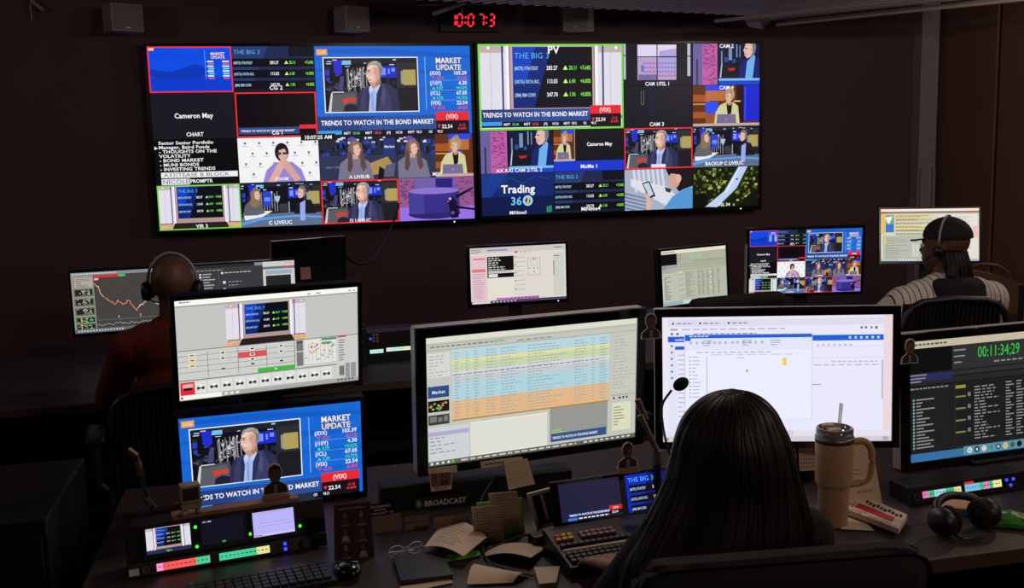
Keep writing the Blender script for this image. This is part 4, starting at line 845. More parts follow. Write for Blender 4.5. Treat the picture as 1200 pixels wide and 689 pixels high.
# red LED wall clock
ck = empty('digital_clock', PY(551, 37, 7.3)+Vector((0, 0, 0)), 0, 'black wall clock with red digits above the video wall', 'clock')
cw, ch = .42, .155
obj('case', box(-cw/2, cw/2, 0, .079, 0, ch, .006), M['black'], ck); obj('front_glass', box(-cw/2+.012, cw/2-.012, -.003, 0, .012, ch-.012), M['gloss'], ck)
SEG = {'0': 'abcdef', '1': 'bc', '3': 'abgcd', '7': 'abc'}
def digit(ch_, x, z, w_, h_, t):
    bm = bmesh.new(); sh = .08
    P = {'a': (0, h_, w_, h_), 'd': (0, 0, w_, 0), 'g': (0, h_/2, w_, h_/2), 'f': (0, h_/2, 0, h_), 'e': (0, 0, 0, h_/2), 'b': (w_, h_/2, w_, h_), 'c': (w_, 0, w_, h_/2)}
    for s in SEG[ch_]:
        x0, z0, x1, z1 = P[s]; g = t*.62
        if z0 == z1: q = [(x0+g, z0-t/2), (x1-g, z0-t/2), (x1-g, z0+t/2), (x0+g, z0+t/2)]
        else: q = [(x0-t/2, z0+g), (x0+t/2, z0+g), (x0+t/2, z1-g), (x0-t/2, z1-g)]
        prism([(x+a+b*sh, z+b) for a, b in q], -.006, -.003, bm)
    return obj('digit', bm, M['led_r'], ck)
for c_, x in zip('10073', (-.145, -.095, -.015, .06, .135)): digit(c_, x, .038, .036, .08, .011)
for x in (-.038, .112):
    bm = bmesh.new(); [ball((x+zz*.08, -.004, zz), .0065, .003, .0065, 8, bm) for zz in (.06, .098)]; obj('colon', bm, M['led_r'], ck)
obj('bracket', box(-.02, .02, .01, .05, ch, ch+.12), M['black'], ck)

# ------------------------------------------------------------------ desks
def desk(name, label, x0, x1, y0, y1, z, m, leg_x):
    e = empty(name, ((x0+x1)/2, (y0+y1)/2, 0), 0, label, 'desk'); cx, cy = (x0+x1)/2, (y0+y1)/2
    obj('worktop', box(x0-cx, x1-cx, y0-cy, y1-cy, z-.035, z, .005), M[m], e)
    obj('edge_strip', box(x0-cx, x1-cx, y0-cy-.012, y0-cy-.0005, z-.037, z+.001, .003), M['edge'], e)
    for x in leg_x: obj('side_panel', box(x-cx-.02, x-cx+.02, y0-cy+.06, y1-cy-.02, 0, z-.035, .003), M['black'], e)
    obj('modesty_panel', box(x0-cx+.02, x1-cx-.02, y1-cy-.02, y1-cy, .06, z-.036), M['black'], e)
    return e
desk('control_desk', 'dark brown front control desk carrying the large monitors and papers', -.5, 2.75, 2.075, 3.22, .75, 'desk', (-.47, .85, 2.1))
desk('control_desk', 'dark rear control desk running below the video wall', -1.35, 4.3, 4.45, 5.95, .75, 'desk2', (-1.3, 1.5, 4.2))
cb = empty('equipment_cabinet', (-1.0, 2.85, 0), 0, 'low black equipment cabinet at the dark lower left corner', 'cabinet')
obj('body', box(-.42, .42, -.3, .22, 0, .9, .006), M['black'], cb)
for x in (-.21, .21):
    d = obj('door', box(x-.2, x+.2, -.318, -.301, .05, .86, .003), M['black'], cb); obj('handle', box(x*.2-.006, x*.2+.006, -.33, -.318, .5, .62, .002), M['steel'], d)
for z in (.3, .55): obj('hinge', box(.42, .424, -.28, -.26, z, z+.03, .001), M['steel'], cb)

# ------------------------------------------------------------------ sheets of paper and cards
def sheet(name, label, cat, px, where, art=None, m='paper', lift=None, th=.0012, aw=100, ah=100, n=6, parent=None):
    """four corners TL TR BR BL seen in the photo, brought onto a height (float) or a wall-like plane ('y', value)"""
    if where == 'd':                                    # stands on the desk: its lower edge decides the plane
        pb = min(px, key=lambda q: -q[1]); where = ('y', PZ(pb[0], pb[1], .7515).y)
    cs = [PZ(x, y, where) if isinstance(where, float) else PY(x, y, where[1]) for x, y in px]
    base = (cs[2]+cs[3])/2; nrm = (cs[1]-cs[0]).cross(cs[3]-cs[0]).normalized()
    if nrm.dot(CAM-base) < 0: nrm = -nrm
    lf = lift or (lambda u, v: 0)
    def at(u, v, h): return (cs[0]*(1-u)*(1-v)+cs[1]*u*(1-v)+cs[2]*u*v+cs[3]*(1-u)*v)-base+nrm*(h+lf(u, v))
    bm = bmesh.new(); G = [[[bm.verts.new(at(i/n, j/n, h)) for i in range(n+1)] for j in range(n+1)] for h in (0, th)]
    for j in range(n):
        for i in range(n):
            a, b = G[0], G[1]
            bm.faces.new((a[j][i], a[j][i+1], a[j+1][i+1], a[j+1][i])); bm.faces.new((b[j][i], b[j+1][i], b[j+1][i+1], b[j][i+1]))
    for i in range(n):
        for L in ([(0, i), (0, i+1)], [(n, i), (n, i+1)], [(i, 0), (i+1, 0)], [(i, n), (i+1, n)]):
            (p, q), (r_, s) = L; bm.faces.new((G[0][p][q], G[0][r_][s], G[1][r_][s], G[1][p][q]))
    bmesh.ops.recalc_face_normals(bm, faces=bm.faces[:])
    o = obj(name, bm, M[m] if isinstance(m, str) else m, smooth=False); o.location = base
    tag(o, label, cat)
    if art:
        a = Art(); art(View(a, 0, 0, aw, ah, aw, ah)); a.build('print', lambda x, y, h: at(x/aw, y/ah, th+.0002+h), PRINT, o, .00008)
    return o
def lines(rows, col=(70, 60, 60), x=10, w=78, y=10, pitch=8, t=1.8, seed=1, words=9):
    return lambda v: v.dashes(x, y, w, rows, pitch, t, col, .5, 1, words, seed)
def hand_paper(v):
    v.text('Live in Tier', 38, 60, 4.5, (60, 50, 46), bold=0, wid=1.5); v.text('Bad Study', 40, 76, 4.5, (60, 50, 46), bold=0, wid=1.6); v.dashes(30, 40, 30, 2, 6, 1.2, (110, 90, 80), words=6)

Z = .752
sheet('script_sheet', 'cream script page lying tilted above the green strip', 'paper', [(524, 607), (571, 630), (543, 653), (497, 641)], .775, lines(9, x=16, w=62, y=14, pitch=8.5, t=1.5, words=8), lift=lambda u, v: .012*math.sin(u*3))
sheet('green_strip', 'bright green plastic strip under the tilted script page', 'strip', [(517, 652), (562, 646), (563, 652), (519, 659)], .7535, None, 'green', th=.004)
sheet('loose_paper', 'blank cream paper with bent corner beside the switcher', 'paper', [(573, 641), (642, 642), (622, 664), (566, 653)], .7535, None, lift=lambda u, v: .02*(u*v)+.012*math.sin(3*u), n=8)
sheet('loose_paper', 'blank cream paper with folded left edge at the front of the desk', 'paper', [(556, 661), (620, 674), (601, 684), (547, 686)], .7535, None, lift=lambda u, v: .014*math.sin(3*v), n=8)
sheet('note_pad', 'small white note pad at the front desk edge below the switcher', 'note pad', [(626, 670), (656, 669), (652, 688), (632, 690)], .7535, None, th=.012)
e = sheet('folder', 'dark closed folder at the front of the desk over a paper', 'folder', [(461, 657), (517, 650), (531, 679), (470, 686)], .7535, None, 'dark', th=.012)
sheet('paper_edge', 'cream paper edge sticking out below the dark folder', 'paper', [(468, 688), (528, 679), (531, 683), (478, 694)], .753, None)
sheet('standing_script', 'lined cream script page standing behind the bent paper', 'paper', [(552, 594), (583, 592), (592, 634), (557, 636)], 'd', lines(11, words=7, y=8, pitch=8))
sheet('standing_script', 'upright typed page on a green clip beside the small framed picture', 'paper', [(572, 578), (606, 575), (613, 620), (579, 621)], ('y', 2.50), lines(12, words=7, y=6, pitch=7.6, t=1.6, seed=4))
sheet('green_clip', 'narrow green clip board behind the upright typed page', 'clipboard', [(558, 589), (611, 583), (615, 624), (563, 628)], 'd', None, 'green', th=.003)
sheet('taped_note', 'blank note hanging from the rundown monitor by its lower edge', 'note', [(590, 541), (618, 537), (627, 567), (596, 574)], ('y', 2.735), lines(4, (150, 120, 100), y=40, pitch=10, words=8))
sheet('label_tape', 'beige label strip along the lower edge of the rundown monitor', 'label', [(563, 541), (612, 535), (613, 541), (564, 549)], ('y', 2.742), lines(1, (50, 40, 36), y=40, t=22, words=8, w=80))
sheet('label_tape', 'beige label strip under the green taskbar icons of the rundown monitor', 'label', [(501, 549), (535, 545), (536, 553), (502, 556)], ('y', 2.742), None)
def id_card(v):
    v.rect(4, 4, 92, 74, (120, 84, 70)); v.rect(50, 8, 34, 60, (84, 34, 26)); v.ell(67, 28, 13, 17, (120, 70, 56)); v.poly([(50, 70), (56, 48), (78, 48), (84, 70)], (70, 26, 22)); v.rects([(10, 14, 22, 5), (12, 26, 14, 6), (10, 40, 26, 5)], (50, 34, 30)); v.text('SEE DAD', 50, 94, 13, (60, 44, 40), 'c', wid=.9)
sheet('id_card', 'small photo card hanging at the lower left of the rundown monitor', 'card', [(503, 554), (530, 552), (529, 573), (505, 576)], ('y', 2.738), id_card)
def logo_sign(v):
    v.rect(0, 0, 300, 60, (14, 13, 15)); v.ell(24, 30, 20, 22, (70, 84, 66)); v.poly([(16, 16), (16, 44), (36, 30)], (150, 170, 140)); v.text('BROADCAST', 52, 44, 26, (205, 200, 196), wid=.98)
sheet('name_sign', 'black strip sign reading BROADCAST under the rundown monitor', 'sign', [(485, 584), (553, 577), (553, 591), (486, 598)], 'd', logo_sign, 'black', aw=300, ah=60)
def collage(v):
    rn = random.Random(5); v.rects([(14, 7, 70, 2.4)], (150, 110, 90))
    for i in range(6):
        x, y = 12+(i % 2)*44, 13+(i//2)*29
        v.rect(x, y, 34, 24, (46, 30, 28)); c = ((120, 70, 56), (150, 96, 80), (104, 64, 54))[i % 3]; v.ell(x+17, y+8, 5, 6, c); v.poly([(x+7, y+24), (x+11, y+15), (x+23, y+15), (x+27, y+24)], ((110, 40, 36), (150, 150, 150), (70, 50, 60))[(i*2) % 3]); v.rects([(x+5, y+25, 24, 1.6)], (150, 130, 120))
sheet('photo_sheet', 'dark red sheet of six small portrait pictures standing left of the sign', 'photo sheet', [(391, 592), (434, 587), (439, 653), (392, 657)], 'd', collage, mat('dark_red_print', (64, 32, 28), .6))
def tiny_card(v): v.text('LEARNING', 50, 34, 18, (190, 175, 165), 'c', wid=.9); v.text('WITH', 50, 60, 16, (190, 175, 165), 'c'); v.text('BROADCAST TV', 50, 86, 16, (190, 175, 165), 'c', wid=.8)
sheet('text_card', 'small black card with three lines of white lettering', 'card', [(433, 591), (456, 588), (457, 603), (434, 606)], 'd', tiny_card, 'black')
sheet('card', 'plain tan card standing below the small black lettered card', 'card', [(437, 607), (470, 602), (471, 619), (439, 624)], 'd', None, mat('tan_card', (120, 92, 76), .8))
sheet('card', 'upper of two narrow tan strips under the black sign', 'card', [(474, 606), (503, 603), (503, 610), (474, 612)], 'd', None, MATS['tan_card'])
sheet('card', 'lower of two narrow tan strips under the black sign', 'card', [(475, 614), (502, 611), (502, 620), (475, 621)], 'd', None, MATS['tan_card'])
sheet('card', 'pale card corner showing behind the tilted script page', 'card', [(508, 607), (550, 602), (552, 622), (510, 630)], 'd', None, MATS['tan_card'])
rs = empty('console_riser', (.52, 2.875, .75), 0, 'black equipment riser on the front desk carrying cards and the sign', 'rack')
obj('front_panel', box(-.28, .28, -.09, -.075, 0, .07, .004), M['black'], rs); obj('top_shelf', box(-.28, .28, -.0745, -.006, .058, .07, .003), M['black'], rs)
for x in (-.28, .265): obj('side_panel', box(x, x+.015, -.0745, -.006, 0, .0575, .002), M['black'], rs)
def framed(v):
    v.rect(14, 8, 72, 82, (20, 15, 14)); v.rect(44, 10, 12, 70, (190, 165, 140)); v.poly([(20, 40), (38, 36), (40, 52), (24, 56)], (10, 8, 8)); v.ell(50, 60, 3, 6, (245, 220, 180)); v.rect(60, 12, 20, 40, (60, 44, 38))
fr = sheet('picture_frame', 'small white-framed picture leaning left of the switcher screens', 'picture frame', [(617, 578), (647, 570), (658, 612), (629, 620)], 'd', framed, 'paper', th=.008)
# papers and calendar under the browser monitor
sheet('typed_page', 'typed page hanging below the browser monitor left of the calendar', 'paper', [(903, 518), (931, 517), (936, 559), (908, 560)], ('y', 2.70), lines(6, (120, 95, 84), y=40, pitch=9, words=8), MATS.get('dim', M['paper']))
def calendar(v):
    v.rect(0, 0, 100, 20, (44, 60, 96)); v.rects([(10+c*15, 32+r_*13, 8, 6) for r_ in range(5) for c in range(6)], (150, 96, 84))
sheet('wall_calendar', 'small month calendar with blue head beside the tumbler', 'calendar', [(935, 517), (953, 516), (955, 551), (937, 552)], ('y', 2.695), calendar)
sheet('handwritten_page', 'long cream page with handwriting leaning behind the tumbler', 'paper', [(987, 520), (1021, 517), (1034, 592), (985, 600)], 'd', hand_paper)
ps = empty('paper_stand', (1.42, 2.715, .75), 0, 'black upright paper stand below the browser monitor', 'stand')
obj('back_plate', box(-.2, .16, 0, .012, 0, .13, .003), M['black'], ps); obj('lip', box(-.2, .16, -.03, 0, 0, .012, .002), M['black'], ps)
# snack packet: folded foil packet with bands
def packet(v):
    v.rect(0, 0, 100, 100, (216, 196, 176)); v.rect(20, 12, 74, 24, (26, 22, 24)); v.text('CRUNCH BAR', 24, 31, 13, (226, 205, 190), wid=.9); v.rect(10, 48, 72, 30, (196, 42, 38)); rn = random.Random(3); v.rects([(rn.uniform(2, 92), rn.uniform(80, 96), rn.uniform(3, 8), 3) for _ in range(10)], (60, 50, 50))
def packet_(v):
    v.rect(0, 0, 100, 100, (216, 196, 176)); v.rects([(22+i*7.4, 14+(i % 3)*3, 5.6, 18) for i in range(10)], (30, 26, 28)); v.rect(12, 46, 72, 30, (196, 42, 38)); rn = random.Random(3); v.rects([(rn.uniform(2, 92), rn.uniform(80, 96), rn.uniform(3, 8), 3) for _ in range(12)], (70, 58, 56)); v.rects([(4, 40+i*9, 5, 4) for i in range(5)], (60, 50, 50))
sheet('snack_packet', 'white snack packet with black marks and a red band beside the tumbler', 'packet', [(1006, 584), (1063, 609), (1053, 626), (991, 602)], .762, packet_, th=.014)
sheet('loose_paper', 'small cream slip under the snack packet', 'paper', [(990, 607), (1010, 604), (1024, 622), (985, 620)], .7535)
sheet('loose_paper', 'cream card lying across the right lit button panel', 'paper', [(1114, 579), (1161, 585), (1153, 599), (1102, 594)], .772, None, mat('warm_card', (205, 160, 128), .8))

# ------------------------------------------------------------------ insulated tumbler
p = PZ(976, 614); cu = empty('tumbler', p, R(-8), 'beige handled tumbler with clear lid and straw on the front desk', 'tumbler')
obj('body', lathe([(0, 0), (.036, 0), (.038, .003), (.040, .10), (.041, .108), (.047, .114), (.0475, .12), (.049, .232), (.048, .236), (.044, .236), (.043, .2), (0, .19)], 32), M['cup'], cu, True)
obj('rim_band', lathe([(.0485, .226), (.0497, .226), (.0497, .240), (.0485, .240), (.0485, .226)], 32), M['steel'], cu, True)
obj('lid', lathe([(.0475, .238), (.047, .262), (.043, .264), (.042, .250), (0, .249), (0, .243), (.044, .24), (.0475, .238)], 32), M['clear'], cu, True)
obj('lid_tab', box(-.024, .01, -.03, .0, .251, .264, .003), M['cup'], cu); obj('straw_gate', box(-.028, .004, .004, .026, .251, .268, .003), M['cup'], cu)
obj('straw', tube([(.012, .004, .24), (.018, .004, .325)], .0045, 10), M['straw'], cu)
obj('handle', tube(spline([(.044, -.004, .222), (.075, -.006, .224), (.094, -.008, .205), (.098, -.008, .16), (.09, -.008, .125), (.07, -.006, .112), (.043, -.004, .108)], 6), .0095, 10), M['cup'], cu, True)

# ------------------------------------------------------------------ rack units left of centre
ry = R(9.5)
def rack_empty(name, label, cat, p, yaw, g=None): return empty(name, p, yaw, label, cat, g)
a0 = PZ(150, 681); rk0 = Vector((-.395, 2.485, .75))
mid = rk0+Vector((math.cos(ry), math.sin(ry), 0))*.241
ic = rack_empty('intercom_panel', 'left intercom panel with pink-red and green lit key strips', 'intercom', mid, ry, 'intercom panels on the desks')
Tl = Matrix.Translation((0, 0, .0035)) @ Matrix.Rotation(-R(14), 4, 'X')
obj('faceplate', box(-.241, .241, 0, .012, .001, .034, .002), M['dark'], ic, M_=Tl); obj('case', box(-.225, .225, .021, .1, 0, .032, .002), M['black'], ic)
def strip(parent, Mp, x0, x1, z0, z1, cols, name='lit_key_strip', y=-.0015):
    def fn(v):
        W = x1-x0; v.rect(0, 0, 100, 10, cols[0][1]); x = 0
        for f_, c in cols:
            v.rect(x, 0, f_*100, 10, c); x += f_*100
        rn = random.Random(4); v.rects([(4+i*8, 4, rn.uniform(2, 5), 1.6) for i in range(12)], (30, 60, 60))
    a = Art(); fn(View(a, 0, 0, 100, 10, 100, 10))
    return a.build(name, lambda px, py, h: Mp @ Vector((x0+px/100*(x1-x0), y-h, z1-py/10*(z1-z0))), SCREEN, parent)
strip(ic, Tl, -.175, -.05, .008, .026, [(.12, (250, 150, 205)), (.62, (252, 92, 88)), (.26, (80, 205, 150))]); strip(ic, Tl, -.028, .095, .008, .026, [(.74, (70, 205, 152)), (.26, (236, 226, 150))])
for x in (-.2,): obj('headset_jack', lathe([(0, 0), (.005, 0), (.006, .004), (.010, .004), (.010, 0)], 14, M_=Tl @ Matrix.Translation((x, -.001, .016)) @ Matrix.Rotation(R(90), 4, 'X')), M['steel'], ic)
obj('label_plate', box(-.238, -.215, -.0015, 0, .006, .022), M['white'], ic, M_=Tl)
for i in range(2):
    for j in range(3): obj('blue_key', box(.118+j*.012, .126+j*.012, -.003, 0, .006+i*.013, .014+i*.013, .001), M['led_b'] if (i, j) in ((1, 1), (0, 1)) else M['key_d'], ic, M_=Tl)
obj('volume_knob', lathe([(.013, 0), (.012, .012), (0, .012)], 18, M_=Tl @ Matrix.Translation((.185, -.001, .017)) @ Matrix.Rotation(R(90), 4, 'X')), M['black'], ic)
obj('knob_ring', lathe([(.007, 0), (.009, 0), (.009, .004), (.007, .004)], 18, M_=Tl @ Matrix.Translation((.222, -.001, .017)) @ Matrix.Rotation(R(90), 4, 'X')), M['steel'], ic)
tm_p = mid+Matrix.Rotation(ry, 3, 'Z') @ Vector((0, .012, .0345))
tm = rack_empty('triple_screen_unit', 'black rack unit with three small screens above the left intercom panel', 'monitor', tm_p, ry)
T2 = Matrix.Rotation(-R(10), 4, 'X')
obj('faceplate', box(-.241, .241, 0, .012, .002, .09, .002), M['black'], tm, M_=T2); obj('case', box(-.225, .225, .03, .09, 0, .084, .002), M['black'], tm)
for x, fn, lab in ((-.1425, panel_set, 'small screen with virtual set'), (-.013, panel_dark, 'dark small screen'), (.111, panel_doc, 'lilac small screen')):
    s = obj('screen_frame', frame_bm(.103, .062, .006, .005, .010, -.004, 0), M['dark'], tm, M_=T2 @ Matrix.Translation((x, 0, .048)))
    q = pic(fn, .103, .062).build('screen', place(.103, .062, T2 @ Matrix.Translation((x, 0, .048))), SCREEN, tm); q['label'] = lab
for x, z in ((-.078, .066), (-.078, .018), (.052, .028), (.176, .028)): obj('green_light', ball(T2 @ Vector((x, -.001, z)), .004, n=8), M['led_g'], tm)
ws_p = mid+Matrix.Rotation(ry, 3, 'Z') @ Vector((0.02, .05, .0345+.0845))
tag(obj('wooden_strip', box(-.15, .16, -.02, .018, 0, .014, .002), M['wood']), 'narrow pale wooden strip lying on the three-screen unit', 'strip')
bpy.data.objects['wooden_strip'].location = ws_p; bpy.data.objects['wooden_strip'].rotation_euler = (0, 0, ry)
# toy computer figure with feet
ty = empty('toy_computer', ws_p+Matrix.Rotation(ry, 3, 'Z') @ Vector((-.105, -.02, .0145)), ry+R(4), 'small beige toy figure shaped like an old computer', 'toy')
obj('base', prism([(-.022, .016), (.022, .016), (.026, .03), (-.026, .03)], -.02, .02, None, .002), M['toy'], ty)
obj('case', box(-.024, .024, -.018, .018, .031, .076, .003), M['toy'], ty); obj('dark_screen', box(-.018, .018, -.021, -.0182, .04, .07, .001), M['dark'], ty)
for s in (-1, 1):
    obj('foot', ball((s*.018, -.006, .008), .010, .014, .008, 10), M['spk'], ty); obj('arm', tube([(s*.024, 0, .03), (s*.034, -.008, .036)], .003), M['toy'], ty)
# cut-out portrait photos
def cutout(label, p, yaw, s, tilt=0, col=(96, 58, 48), stand=True, name='photo_cutout', coat=(40, 30, 32)):
    e = empty(name, p, R(yaw), label, 'photo cutout', 'cut-out portrait photos')
    out = [(-.5, 0), (-.46, .3), (-.3, .42), (-.16, .5), (-.2, .62), (-.27, .72), (-.28, .95), (-.2, 1.15), (0, 1.24), (.2, 1.15), (.28, .95), (.27, .72), (.2, .62), (.16, .5), (.3, .42), (.46, .3), (.5, 0)]
    T_ = Matrix.Rotation(-R(tilt), 4, 'X')
    obj('white_edge', prism([(x*s, z*s) for x, z in out], 0, .0025), M['white'], e, M_=T_)
    a = Art(); v = View(a, -60, 0, 120, 130, 120, 130)
    sc = lambda L: [(60+x*100*.9, 126-z*100*.93-3) for x, z in L]
    v.poly(sc(out[:4]+[(-.12, .52), (.12, .52)]+out[13:]), coat); v.poly([(52, 86), (68, 86), (66, 122), (54, 122)], (120, 110, 108)); v.poly(sc(out[3:14]), col); v.poly(sc([(-.27, .9), (-.2, 1.15), (0, 1.24), (.2, 1.15), (.28, .9), (.14, 1.04), (-.12, 1.04)]), (34, 24, 22))
    v.rects([(49, 40, 7, 2), (64, 40, 7, 2), (54, 58, 12, 2)], (40, 24, 22)); v.poly([(60, 44), (63, 53), (57, 53)], tuple(int(c*.8) for c in col))
    a.build('print', lambda x, y, h: T_ @ Vector((x/100*s, -.0006-h, (126-y)/100*s)), PRINT, e, .0001)
    if stand: obj('stand_block', box(-.5*s, .5*s, -.012, .018, -.012, -.0005, .002), M['wood'], e)
    return e
cutout('cut-out portrait of a man leaning on the lower left blue monitor', ws_p+Matrix.Rotation(ry, 3, 'Z') @ Vector((.105, -.005, .0265)), 8, .066)
cutout('cut-out portrait fixed between the rundown monitor and the browser monitor', PY(763, 397, 2.765), 0, .062, stand=False)
cutout('cut-out portrait standing on a strip below the rundown monitor', PT(736, 548, 2.62), 0, .055)
cutout('cut-out portrait at the top left corner of the dark logging monitor', PY(1066, 426, 2.664), 5, .062, 0, (104, 66, 54), stand=False)

# ------------------------------------------------------------------ production switcher
sw_c = PZ(723, 660); swr = R(6)
sw = empty('production_switcher', sw_c, swr, 'black production switcher with yellow and mauve keys under the woman hand', 'switcher')
TS = Matrix.Rotation(R(9), 4, 'X')
obj('body', prism([(0, 0), (.0, .03), (.17, .058), (.19, .058), (.19, 0)], 0, 1), M['black'], sw, M_=Matrix(((0, 1, 0, 0), (1, 0, 0, -.05), (0, 0, 1, 0), (0, 0, 0, 1))) @ Matrix.Diagonal((1, .40, 1, 1)) @ Matrix.Translation((0, -.35, 0)))
kb = box(-.0065, .0065, -.006, .006, 0, .008, .0015); kbm = bpy.data.meshes.new('key'); kb.to_mesh(kbm); kb.free()
KM = {}
def key(parent, m, x, y, z, Mx, name='key', me=kbm):
    k = (m, me.name)
    if k not in KM: KM[k] = me.copy(); KM[k].materials.append(M[m])
    return link_mesh(name, KM[k], parent, Mx @ Matrix.Translation((x, y, z)))
TK = Matrix.Translation((0, -.05, .0305)) @ Matrix.Rotation(math.atan2(.028, .17), 4, 'X')
for j in range(2):
    for i in range(3): key(sw, 'key_r' if (i, j) == (0, 1) else 'key_y', -.125+i*.016+j*.002, .118+j*.016, 0, TK)
for j in range(2):
    for i in range(6): key(sw, 'key_p', -.06+i*.016, .118+j*.016, 0, TK)
for i in range(14): key(sw, 'key_d', -.125+i*.016, .09, 0, TK)
for j in range(3):
    for i in range(15): key(sw, 'key_d', -.125+i*.016, .02+j*.016, 0, TK)
obj('label_strip', box(-.13, .1, .07, .078, 0, .002), M['paper'], sw, M_=TK)
obj('fader_bar', box(.13, .14, .02, .1, 0, .03, .003), M['steel'], sw, M_=TK)
TP = Matrix.Translation((.055, .165, .045)) @ Matrix.Rotation(-R(16), 4, 'X')
sp_ = obj('screen_panel', box(-.15, .26, .0, .012, -.012, .115, .003), M['black'], sw, M_=TP)
for x, fn, lab in ((-.045, panel_lower, 'dark preview screen with red and blue lower band'), (.143, panel_big3, 'blue stock list screen')):
    q = pic(fn, .17, .096).build('screen', place(.17, .096, TP @ Matrix.Translation((x, 0, .058))), SCREEN, sw); q['label'] = lab
# keyboard, mouse, pens
kbd_p = PZ(305, 689); kd = empty('keyboard', kbd_p, R(9), 'dark computer keyboard in front of the left intercom panel', 'keyboard')
obj('base', box(-.17, .17, -.06, .06, 0, .014, .003), M['black'], kd)
kk = box(-.0085, .0085, -.0085, .0085, 0, .007, .0015); kkm = bpy.data.meshes.new('keycap'); kk.to_mesh(kkm); kk.free()
for j in range(5):
    for i in range(16): key(kd, 'key_d', -.15+i*.02, -.042+j*.021, .0142, Matrix(), 'keycap', kkm)
ms = empty('computer_mouse', PZ(408, 676), R(15), 'black round computer mouse with a pale rim on the front desk', 'mouse')
obj('shell', ball((0, 0, .0205), .033, .045, .02, 18), M['gloss'], ms, True); obj('rim', tube([(.026*math.cos(a*.3+.5), -.012+.02*math.sin(a*.3+.5)*.3, .033+.006*math.sin(a*.3+.5)) for a in range(8)], .0012, 6), M['silver'], ms)
tag(obj('desk_cable', tube(spline([PZ(578, 560, .82), PZ(563, 590, .80), PZ(571, 620, .775), PZ(566, 645, .758), PZ(580, 662, .758), PZ(625, 675, .756)], 8), .0025, 6), M['cable']), 'thin black cable curling down over the papers beside the sign', 'cable')
tag(obj('headset_cable', tube(spline([PZ(566, 646, .757), PZ(600, 632, .766), PZ(622, 627, .766), PZ(650, 640, .757)], 8), .003, 6), M['cable']), 'black cable running from the papers to the small black box', 'cable')
bx_ = empty('power_adapter', PZ(634, 640), R(10), 'small black power adapter left of the yellow switcher keys', 'adapter')
obj('block', box(-.028, .028, -.02, .02, 0, .035, .005), M['black'], bx_); obj('plug_lead', tube([(.028, 0, .018), (.04, .0, .016), (.05, .01, .006)], .003, 6), M['cable'], bx_)
gl = empty('eyeglasses', PZ(476, 652), R(15), 'folded wire eyeglasses behind the dark folder', 'eyeglasses')
for s in (-1, 1): obj('lens_rim', tube([(s*.026+.02*math.cos(k*PI/7), 0, .018+.015*math.sin(k*PI/7)) for k in range(14)], .0012, 6, closed=True), M['silver'], gl)
obj('bridge', tube([(-.007, 0, .022), (0, -.002, .025), (.007, 0, .022)], .0012, 6), M['silver'], gl)
for s in (-1, 1): obj('temple', tube([(s*.046, 0, .02), (-s*.03, .02, .004)], .0012, 6), M['silver'], gl)

# gooseneck microphone
mp = PZ(793, 572); mi = empty('gooseneck_microphone', mp, 0, 'black gooseneck microphone curving in front of the browser monitor', 'microphone')
tp = PT(787, 457, 2.5)-mp; g1 = PT(776, 475, 2.5)-mp; g2 = PT(777, 500, 2.5)-mp; g3 = PT(784, 530, 2.5)-mp
obj('base', lathe([(0, 0), (.04, 0), (.04, .014), (.01, .022), (0, .022)], 20), M['black'], mi)
obj('neck', tube(spline([(0, 0, .02), (0, 0, .06), g3, g2, g1, tp], 8), .0032, 8), M['black'], mi)
hd = (PT(798, 450, 2.5)-mp); ax = (hd-tp).normalized()
obj('foam_head', ball(hd, .021, .0155, .0155, 16, M_=ax.to_track_quat('X', 'Z').to_matrix().to_4x4()), M['fabric'], mi, True)
# jointed monitor arm between the two screens, carries no lamp
ma = empty('monitor_arm', PZ(770, 566), 0, 'folded metal swing arm standing between the two large monitors', 'arm')
oo = ma.location.copy(); A_ = PT(747, 468, 2.72)-oo; B_ = PT(757, 492, 2.72)-oo; C_ = PT(770, 528, 2.70)-oo; D_ = PT(770, 545, 2.70)-oo
obj('upper_arm', tube([A_, B_], .009, 8), M['bronze'], ma); obj('lower_arm', tube([PT(750, 486, 2.7)-oo, C_], .008, 8), M['bronze'], ma); obj('elbow', tube([C_, D_], .013, 10), M['steel'], ma)
obj('post', tube([D_, (D_.x, D_.y, .02)], .011, 10), M['black'], ma); obj('base', lathe([(0, 0), (.045, 0), (.045, .012), (.012, .02), (0, .02)], 18, M_=Matrix.Translation((D_.x, D_.y, 0))), M['black'], ma)

# swing arm left of the stacked monitors, metal sleeves stand for its glints
sa = empty('swing_arm', PZ(188, 604), 0, 'curved swing arm with painted glints left of the blue market update monitor', 'arm'); oo = sa.location.copy()
pa = [PT(150, 527, 2.95)-oo, PT(160, 535, 2.95)-oo, PT(166, 560, 2.9)-oo, PT(172, 585, 2.85)-oo, PT(182, 598, 2.8)-oo, Vector((0, 0, .012))]
obj('arm_tube', tube(spline(pa, 5), .007, 8), M['black'], sa, True); obj('upper_glint', tube(pa[:2], .011, 8), M['bronze'], sa); obj('middle_glint', tube([pa[1].lerp(pa[2], .3), pa[2]], .011, 8), M['bronze'], sa); obj('lower_glint', tube([pa[3].lerp(pa[4], .1), pa[4]], .010, 8), M['steel'], sa)
obj('base', lathe([(0, 0), (.03, 0), (.03, .01), (0, .014)], 16), M['black'], sa)

